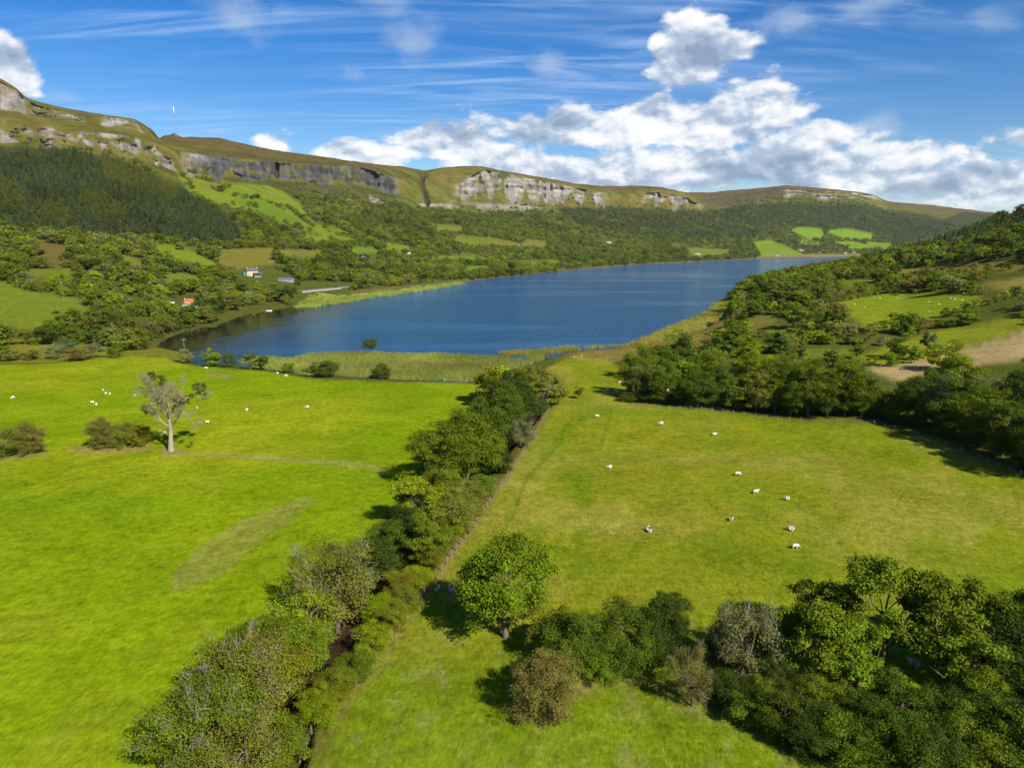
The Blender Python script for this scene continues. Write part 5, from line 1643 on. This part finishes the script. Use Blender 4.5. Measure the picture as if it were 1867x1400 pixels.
def gable_house(name, px, py, L, W, hw, hr, wall, roof, label, yaw=None, chimney=True, windows=3, sink=.4, wing=None):
    """house with its long side along local x, front at -y"""
    x, y, z = pick(px, py)
    face = math.atan2(x, y)
    e = empty(name, (x, y, z), (-face if yaw is None else yaw))
    tag(e, label, 'house')
    bm = bmesh.new()
    prism(bm, [(-W / 2, -sink - 1.5), (W / 2, -sink - 1.5), (W / 2, hw), (0, hw + hr), (-W / 2, hw)], -L / 2, L / 2)
    bmesh.ops.rotate(bm, verts=bm.verts, cent=(0, 0, 0), matrix=Matrix.Rotation(R(90), 3, 'Z'))
    bm_obj('wall', bm, wall, e)
    ov, th = .35, .18
    bm = bmesh.new()
    sl_ = hr / (W / 2)
    for sgn in (-1, 1):
        xe = W / 2 + ov
        pts = [(0, hw + hr + .04), (sgn * xe, hw - ov * sl_ + .04), (sgn * xe, hw - ov * sl_ + .04 + th), (0, hw + hr + .04 + th)]
        prism(bm, pts, -L / 2 - .3, L / 2 + .3)
    bmesh.ops.rotate(bm, verts=bm.verts, cent=(0, 0, 0), matrix=Matrix.Rotation(R(90), 3, 'Z'))
    ro = bm_obj('roof', bm, roof, e)
    if chimney:
        for cx in (-L / 2 + .6, L / 2 - .6)[:2 if L > 9 else 1]:
            box_obj('chimney', (cx - .35, cx + .35, -.45, .45, hw + hr - .6, hw + hr + 1.0), wall, ro)
    n = windows
    for k in range(n):
        wx = -L / 2 + L * (k + .5) / n
        door = (n >= 3 and k == n // 2)
        z0, z1 = (0.0, 2.05) if door else (.95, 2.15)
        w2 = .5 if door else min(.75, L / n * .36)
        fr = box_obj('door' if door else 'window', (wx - w2, wx + w2, -W / 2 - .05, -W / 2 + .02, z0, z1), MASTW if not door else TIMBER, e)
        if not door:
            box_obj('pane', (wx - w2 + .08, wx + w2 - .08, -W / 2 - .07, -W / 2 - .045, z0 + .08, z1 - .08), GLASS, fr)
    return e

h = gable_house('house', 345, 558, 9, 7, 4.6, 2.6, PEACH, REDTILE, 'house with a red-orange tiled roof and a white glazed front by the lake')
h.scale = (.66, .66, .72)
# low white wing with large panes in front
wg = box_obj('front_wing', (-7.0, 8.5, -9.5, -3.6, -1.5, 3.0), WHITEWASH, h, .03)
box_obj('wing_roof', (-7.4, 8.9, -9.9, -3.4, 3.02, 3.3), SLATE, h)
for k in range(5):
    f_ = box_obj('window', (-1.6 + k * 2.0, -.1 + k * 2.0, -9.56, -9.45, .4, 2.5), MASTW, h)
    box_obj('pane', (-1.48 + k * 2.0, -.22 + k * 2.0, -9.60, -9.55, .52, 2.38), GLASS, f_)
gable_house('outbuilding', 308, 563, 7, 5, 3.0, 1.4, WHITEWASH, WHITEWASH, 'small white outbuilding beside the red-roofed house', chimney=False, windows=1)
h = gable_house('house', 460, 503, 11, 8, 5.0, 3.0, PEACH, SLATE, 'peach house with a dark slate roof above the lake road', yaw=R(28))
box_obj('boarded_annex', (-9.5, -5.6, -3.4, 2.6, -1.5, 4.0), BLUEPAINT, h)
sr = box_obj('sun_room', (1.0, 7.5, -9.0, -4.1, -1.5, 3.2), GREYCLAD, h)
for k in range(3):
    box_obj('pane', (1.4 + k * 2.05, 3.1 + k * 2.05, -9.06, -8.98, .2, 2.8), GLASS, sr)
box_obj('sun_room_roof', (.6, 9.2, -9.5, -4.05, 3.22, 3.5), GREYCLAD, h)
gable_house('shed', 522, 513, 16, 7, 2.4, 1.2, GREYCLAD, STEEL, 'long low grey shed beside the peach house', yaw=R(8), chimney=False, windows=2)
gable_house('farmhouse', 663, 470, 12, 7, 3.6, 3.0, GREYCLAD, SLATE, 'grey slate-roofed farmhouse half hidden in trees above the shore', yaw=R(35))
gable_house('cottage', 744, 462, 9, 6, 2.8, 2.2, WHITEWASH, SLATE, 'small white cottage at the edge of a green field above the lake')
gable_house('cottage', 1110, 443, 15, 8, 4.0, 3.0, WHITEWASH, SLATE, 'white cottage alone in the hillside woods above the lake')
gable_house('cottage', 1272, 464, 17, 9, 4.0, 3.5, WHITEWASH, SLATE, 'white cottage on the far lake shore at the edge of the woods')
far_houses = [(1460, 457, 20, 'white farmhouse in the big green field at the head of the lake'), (1493, 461, 22, 'pale farmhouse by the trees at the head of the lake'), (1540, 462, 18, 'white house near the beach at the head of the lake'),
              (1556, 461, 16, 'small white house next to another near the head of the lake'), (1417, 466, 12, 'tiny white boathouse on the beach at the head of the lake')]
for (px, py, L, lab) in far_houses:
    gable_house('farmhouse', px, py, L, 9, 4.2, 3.6, WHITEWASH, SLATE, lab, yaw=R(-20), windows=3)

# lakeside road behind a stone wall, parked car
def strip(name, pts, width, mat, label, kind=None, lift=.12, cat=None, thick=0.0):
    P = np.array([pick(*p) for p in pts])
    t = np.linspace(0, len(P) - 1, 40)
    C = np.stack([np.interp(t, np.arange(len(P)), P[:, k]) for k in (0, 1)], 1)
    T = np.gradient(C, axis=0); T /= np.linalg.norm(T, axis=1)[:, None]
    Nn = np.stack([-T[:, 1], T[:, 0]], 1)
    z = hz(C[:, 0], C[:, 1]) + lift
    z = np.convolve(np.pad(z, 4, mode='edge'), np.ones(9) / 9, 'valid')
    A = np.c_[C + Nn * width / 2, z]; B = np.c_[C - Nn * width / 2, z]
    n = len(C)
    if thick:
        low = np.r_[A - [0, 0, thick], B - [0, 0, thick]]
        V = np.r_[A, B, low]
        F = [(i, n + i, n + i + 1, i + 1) for i in range(n - 1)] + [(2 * n + i, i, i + 1, 2 * n + i + 1) for i in range(n - 1)] + [(n + i, 3 * n + i, 3 * n + i + 1, n + i + 1) for i in range(n - 1)]
        F += [(0, 2 * n, 3 * n, n), (n - 1, 2 * n - 1, 4 * n - 1, 3 * n - 1)]
    else:
        V = np.r_[A, B]; F = [(i, n + i, n + i + 1, i + 1) for i in range(n - 1)]
    o = obj(name, mesh_np(name, V, F, 4), None, mat)
    tag(o, label, cat, kind=kind)
    return C, z
strip('road', [(548, 531), (575, 528), (600, 526), (640, 522)], 9.0, TARMAC, 'grey lakeside road and lay-by', 'structure', .5, thick=1.5)
strip('stone_wall', [(552, 534), (575, 531), (600, 529), (622, 526.5)], 1.0, STONE, 'pale stone wall between the lakeside road and the reeds', None, 1.1, 'wall', 2.4)
def car(px, py, yaw, label):
    x, y, z = pick(px, py)
    e = empty('parked_car', (x, y, z + 1.0), yaw); tag(e, label, 'car')
    bm = bmesh.new(); prism(bm, [(-2.1, .35), (2.1, .35), (2.15, .8), (1.1, .95), (.5, 1.45), (-1.2, 1.45), (-1.9, .98), (-2.15, .9)], -.85, .85)
    bm_obj('body', bm, CARPAINT, e, .04)
    for sy in (-.87, .83):
        box_obj('side_window', (-1.2, .6, sy, sy + .04, 1.0, 1.34), GLASS, e)
    for wx in (-1.3, 1.3):
        for sy in (-.92, .72):
            tube_obj('wheel', [(wx, sy, .33), (wx, sy + .2, .33)], [.33, .33], RUBBER, e, 10)
car(613, 526, R(10), 'dark car parked on the lakeside lay-by')
# jetty with a small boat
jx, jy = ground0(497, 563)
e = empty('jetty', (jx, jy, 0.0), R(-35)); tag(e, 'short timber jetty on the wooded shore below the houses', 'jetty')
for k in range(14):
    box_obj('plank', (-7 + k * 1.0, -6.06 + k * 1.0, -.9, .9, .62, .70), TIMBER, e)
for k in range(4):
    for sy in (-.8, .8):
        box_obj('post', (-6.6 + k * 4.2, -6.35 + k * 4.2, sy - .12, sy + .12, -2.0, 1.0), TIMBER, e)
bx_, by_ = ground0(490, 567)
e = empty('rowing_boat', (bx_, by_, -.12), R(20)); tag(e, 'small white boat moored beside the timber jetty', 'boat')
g_ = Geo()
secs = []
for t in np.linspace(-1, 1, 9):
    w_ = 0.85 * math.sqrt(max(0.02, 1 - max(0, t) ** 2.2)) * (1 if t > -.9 else .85)
    zz = .55 + .15 * max(0, t) ** 2
    secs.append([(2.4 * t, -w_, zz), (2.4 * t, -w_ * .75, .12), (2.4 * t, 0, 0), (2.4 * t, w_ * .75, .12), (2.4 * t, w_, zz), (2.4 * t, w_ * .86, zz), (2.4 * t, w_ * .6, .2), (2.4 * t, -w_ * .6, .2), (2.4 * t, -w_ * .86, zz)])
V = np.array(secs).reshape(-1, 3); F = []
for i in range(8):
    for k in range(9):
        k2 = (k + 1) % 9
        F.append((i * 9 + k, i * 9 + k2, (i + 1) * 9 + k2, (i + 1) * 9 + k))
g_.add(V, F)
obj('hull', g_.mesh('hull', BOATPAINT, False), e)
for tx in (-1.2, .3):
    box_obj('thwart', (tx - .14, tx + .14, -.70, .70, .36, .41), TIMBER, e)

# ------------------------------------------------------------------ mast on the moor
x, y, z = pick(321, 250.5)
e = empty('radio_mast', (x, y, z - 1), 0); tag(e, 'tall thin lattice radio mast on the moor skyline', 'mast')
MH = 84.0
corners = [(1.5 * math.cos(a), 1.5 * math.sin(a)) for a in (0.3, 0.3 + 2.094, 0.3 + 4.188)]
for cx, cy_ in corners:
    tube_obj('leg', [(cx, cy_, 0), (cx * .8, cy_ * .8, MH * .8)], [.30, .26], STEEL, e, 5)
for k in range(22):
    za, zb = MH * .8 * k / 22, MH * .8 * (k + 1) / 22
    for i in range(3):
        a, b = corners[i], corners[(i + 1) % 3]
        s0, s1 = 1 - .2 * k / 22, 1 - .2 * (k + 1) / 22
        tube_obj('brace', [(a[0] * s0, a[1] * s0, za), (b[0] * s1, b[1] * s1, zb)], [.10, .10], STEEL, e, 3)
tube_obj('antenna_cylinder', [(0, 0, MH * .79), (0, 0, MH)], [.75, .75], MASTW, e, 8)

# ------------------------------------------------------------------ utility poles
def pole(px, py, H, label):
    x, y, z = pick(px, py)
    e = empty('utility_pole', (x, y, z - .3), math.radians(random.uniform(-30, 30)))
    tag(e, label, 'pole', 'utility poles')
    tube_obj('post', [(0, 0, -.5), (0, 0, H)], [.17, .12], TIMBER, e, 7)
    box_obj('crossarm', (-.9, .9, -.07, .07, H - .75, H - .60), TIMBER, e)
    for ix_ in (-.75, 0, .75):
        tube_obj('insulator', [(ix_, 0, H - .60), (ix_, 0, H - .38)], [.07, .05], MASTW, e, 6)
    return e
for px, py, lab in ((32, 527, 'utility pole at the hedge above the lowland pasture'), (114, 541, 'utility pole at the lower hedge of the lowland pasture'), (286, 531, 'utility pole in the trees near the red-roofed house'), (557, 500, 'utility pole in the scrub above the lake road'),
                    (500, 500, 'utility pole behind the peach house'), (794, 473, 'utility pole in the green fields above the shore'), (1010, 470, 'utility pole on the slope below the white cottage'), (338, 658, 'bare grey pole standing at the lake inlet')):
    pole(px, py, 10.5, lab)

# ------------------------------------------------------------------ fences
def fence(pts, gap, label, group='post and wire fences'):
    P = np.array([pick(*p) for p in pts])
    seg = np.r_[0, np.cumsum(np.hypot(np.diff(P[:, 0]), np.diff(P[:, 1])))]
    t = np.arange(0, seg[-1], gap)
    X_ = np.interp(t, seg, P[:, 0]); Y_ = np.interp(t, seg, P[:, 1])
    X_ = X_ + rng.normal(size=len(t)) * .06; Z_ = hz(X_, Y_)
    e = empty('wire_fence', (X_[0], Y_[0], Z_[0])); tag(e, label, 'fence', group)
    bm = bmesh.new(); box(bm, -.075, .075, -.075, .075, -.3, 1.2)
    me = bpy.data.meshes.new('fence_post'); bm.to_mesh(me); bm.free(); me.materials.append(TIMBER)
    loc = np.array([X_[0], Y_[0], Z_[0]])
    for i in range(len(t)):
        o = bpy.data.objects.new('post', me); link(o, e)
        o.location = (X_[i] - loc[0], Y_[i] - loc[1], Z_[i] - loc[2])
        o.rotation_euler = (rng.normal() * .04, rng.normal() * .04, rng.uniform(0, 1.5)); o.scale = (1, 1, rng.uniform(.88, 1.1))
    for hgt in (.35, .7, 1.05):
        path = np.c_[X_, Y_, Z_ + hgt] - loc
        tube_obj('wire', path, np.full(len(t), .010), WIRE, e, 3)
fence([(548, 1398), (556, 1372), (640, 1264), (700, 1187), (760, 1102), (850, 980), (930, 864), (1000, 750), (1008, 737)], 2.6, 'post and wire fence along the bushy bank of the stream')
fence([(1125, 741), (1300, 749), (1450, 768), (1600, 774), (1720, 809), (1800, 845), (1890, 882)], 3.2, 'post and wire fence along the foot of the tree row')
fence([(1590, 671), (1645, 665), (1750, 639), (1867, 607), (1960, 588)], 4.0, 'post and wire fence between the tan hay field and the green field')

# ------------------------------------------------------------------ sheep
def sheep_mesh(name, graze, lying=False):
    me = bpy.data.meshes.new(name)
    lz = .0 if not lying else -.34
    hd = [(.62, 0, .74), (.80, 0, .55), (.92, 0, .30), (1.02, 0, .16)] if graze else [(.60, 0, .84), (.72, 0, .95), (.88, 0, .93), (.99, 0, .86)]
    V = [(-.50, 0, .72), (-.20, 0, .75), (.15, 0, .74), (.45, 0, .74)] + hd
    rad = [.25, .33, .32, .25, .15, .11, .10, .06]
    E = [(i, i + 1) for i in range(7)]
    for (bx0, sy, par) in ((-.42, .15, 0), (-.42, -.15, 0), (.40, .14, 3), (.40, -.14, 3)):
        k = len(V)
        if lying:
            V += [(bx0, sy * 1.5, .50), (bx0 + .22, sy * 1.8, .40), (bx0 + .34, sy * 1.8, .37)]
        else:
            V += [(bx0, sy, .50), (bx0 + .02, sy, .25), (bx0, sy, .02)]
        rad += [.10, .055, .05]
        E += [(par, k), (k, k + 1), (k + 1, k + 2)]
    k = len(V)                                  # ears and tail
    V += [(hd[1][0] - .02, .17, hd[1][2] + .02), (hd[1][0] - .02, -.17, hd[1][2] + .02), (-.74, 0, .62)]
    rad += [.035, .035, .05]
    E += [(5, k), (5, k + 1), (0, k + 2)]
    V = [(a, b, c + lz) for a, b, c in V]
    me.from_pydata(V, E, [])
    ob = bpy.data.objects.new(name, me); COL.objects.link(ob)
    sk = ob.modifiers.new('skin', 'SKIN'); sk.use_smooth_shade = True
    for i, sv in enumerate(me.skin_vertices[0].data):
        sv.radius = (rad[i], rad[i]); sv.use_root = (i == 1)
    sb = ob.modifiers.new('sub', 'SUBSURF'); sb.levels = 1; sb.render_levels = 1
    dg = bpy.context.evaluated_depsgraph_get()
    res = bpy.data.meshes.new_from_object(ob.evaluated_get(dg))
    bpy.data.objects.remove(ob)
    res.name = name
    res.materials.clear(); res.materials.append(WOOL); res.materials.append(FACE)
    for p in res.polygons:
        c = p.center
        p.use_smooth = True
        if (c.x > .74) or (c.z < .36 + lz and not lying):
            p.material_index = 1
    return res
SHEEP = [sheep_mesh('grazing_sheep_body', True), sheep_mesh('standing_sheep_body', False), sheep_mesh('lying_sheep_body', False, True)]
def sheep(px, py, pose, label, group, yaw=None, size=1.0):
    x, y, z = pick(px, py)
    o = bpy.data.objects.new('sheep', SHEEP[pose]); COL.objects.link(o)
    s_ = size * random.uniform(.84, 1.02)
    o.scale = (s_, s_ * 1.1, s_)
    o.location = (x, y, z - .01)
    o.rotation_euler = (0, 0, random.uniform(0, 6.28) if yaw is None else yaw)
    tag(o, label, 'sheep', group)
LM = 'white sheep %s in the smooth bright green meadow with the pale old tree'
for i, (px, py) in enumerate([(24, 727), (188, 713), (193, 719), (200, 719), (246, 723), (169, 736), (176, 740), (450, 748), (560, 744), (378, 772), (360, 745), (506, 681), (521, 687), (376, 673), (810, 695), (290, 788), (300, 791)]):
    p = (0, 1, 0, 2)[i % 4]
    sheep(px, py, p, LM % ('grazing', 'standing', 'lying')[p], 'sheep in the left meadow', size=.88)
RM = 'white sheep %s in the yellowish pasture between wire fence and tree row'
for i, (px, py) in enumerate([(1088, 761), (1205, 775), (1302, 795), (1111, 855), (1345, 867), (1377, 900), (1434, 912), (1333, 950), (1184, 970), (1441, 968), (1449, 1000)]):
    p = (0, 0, 1)[i % 3]
    sheep(px, py, p, RM % ('grazing', 'standing', 'lying')[p], 'sheep in the right pasture', yaw=(.2, 3.0, .1, 2.9, -.2, .1, 2.6, .9, 1.6, 2.4, .05)[i], size=.95)
for i, (px, py) in enumerate([(797, 1078), (822, 1075), (861, 1089), (884, 1097)]):
    p = (1, 2)[i % 2]
    sheep(px, py, p, 'white sheep %s in the shade of the lone oak' % ('', 'standing', 'lying')[p], 'sheep under the oak', size=.9)
sheep(1666, 1217, 1, 'white sheep standing in the shade under the forked ash', None, yaw=2.2, size=1.0)
for i, (px, py) in enumerate([(1060, 650), (1046, 653), (1107, 712), (1122, 714), (1130, 699), (1217, 714)]):
    p = (0, 1)[i % 2]
    sheep(px, py, p, 'white sheep %s on the rough ground by the stream mouth' % ('grazing', 'standing')[p], 'sheep by the stream mouth', size=.9)
for i, (px, py) in enumerate([(1558, 556), (1576, 562), (1604, 545), (1636, 544.5), (1642, 546.5), (1672, 539), (1690, 538), (1693, 552), (1712, 556), (1694, 570), (1741, 547), (1754, 549), (1734, 545), (1746, 534), (1757, 536)]):
    p = (0, 1, 0)[i % 3]
    sheep(px, py, p, 'small white sheep %s in the upper field on the hillside' % ('grazing', 'standing')[p], 'sheep in the upper field', size=.85)

# ------------------------------------------------------------------ haze in the valley air
def build_haze():
    m, N, out = mat_new('haze')
    v = N.new('ShaderNodeVolumePrincipled')
    v.inputs['Color'].default_value = (0.72, 0.84, 1.0, 1)
    v.inputs['Density'].default_value = 0.000013
    v.inputs['Anisotropy'].default_value = 0.0
    m.node_tree.links.new(v.outputs[0], out.inputs['Volume'])
    bm = bmesh.new()
    bmesh.ops.create_cube(bm, size=1.0)
    z0 = float(Zg.min()) - 1.5; z1 = float(Zg.max()) + 120
    bmesh.ops.scale(bm, vec=(20000, 20000, z1 - z0), verts=bm.verts)
    bmesh.ops.translate(bm, vec=(0, 1000, (z0 + z1) / 2), verts=bm.verts)
    me = bpy.data.meshes.new('haze'); bm.to_mesh(me); bm.free()
    o = obj('haze', me, None, m)
    tag(o, 'thin blue haze in the valley air', 'haze', kind='stuff')
build_haze()
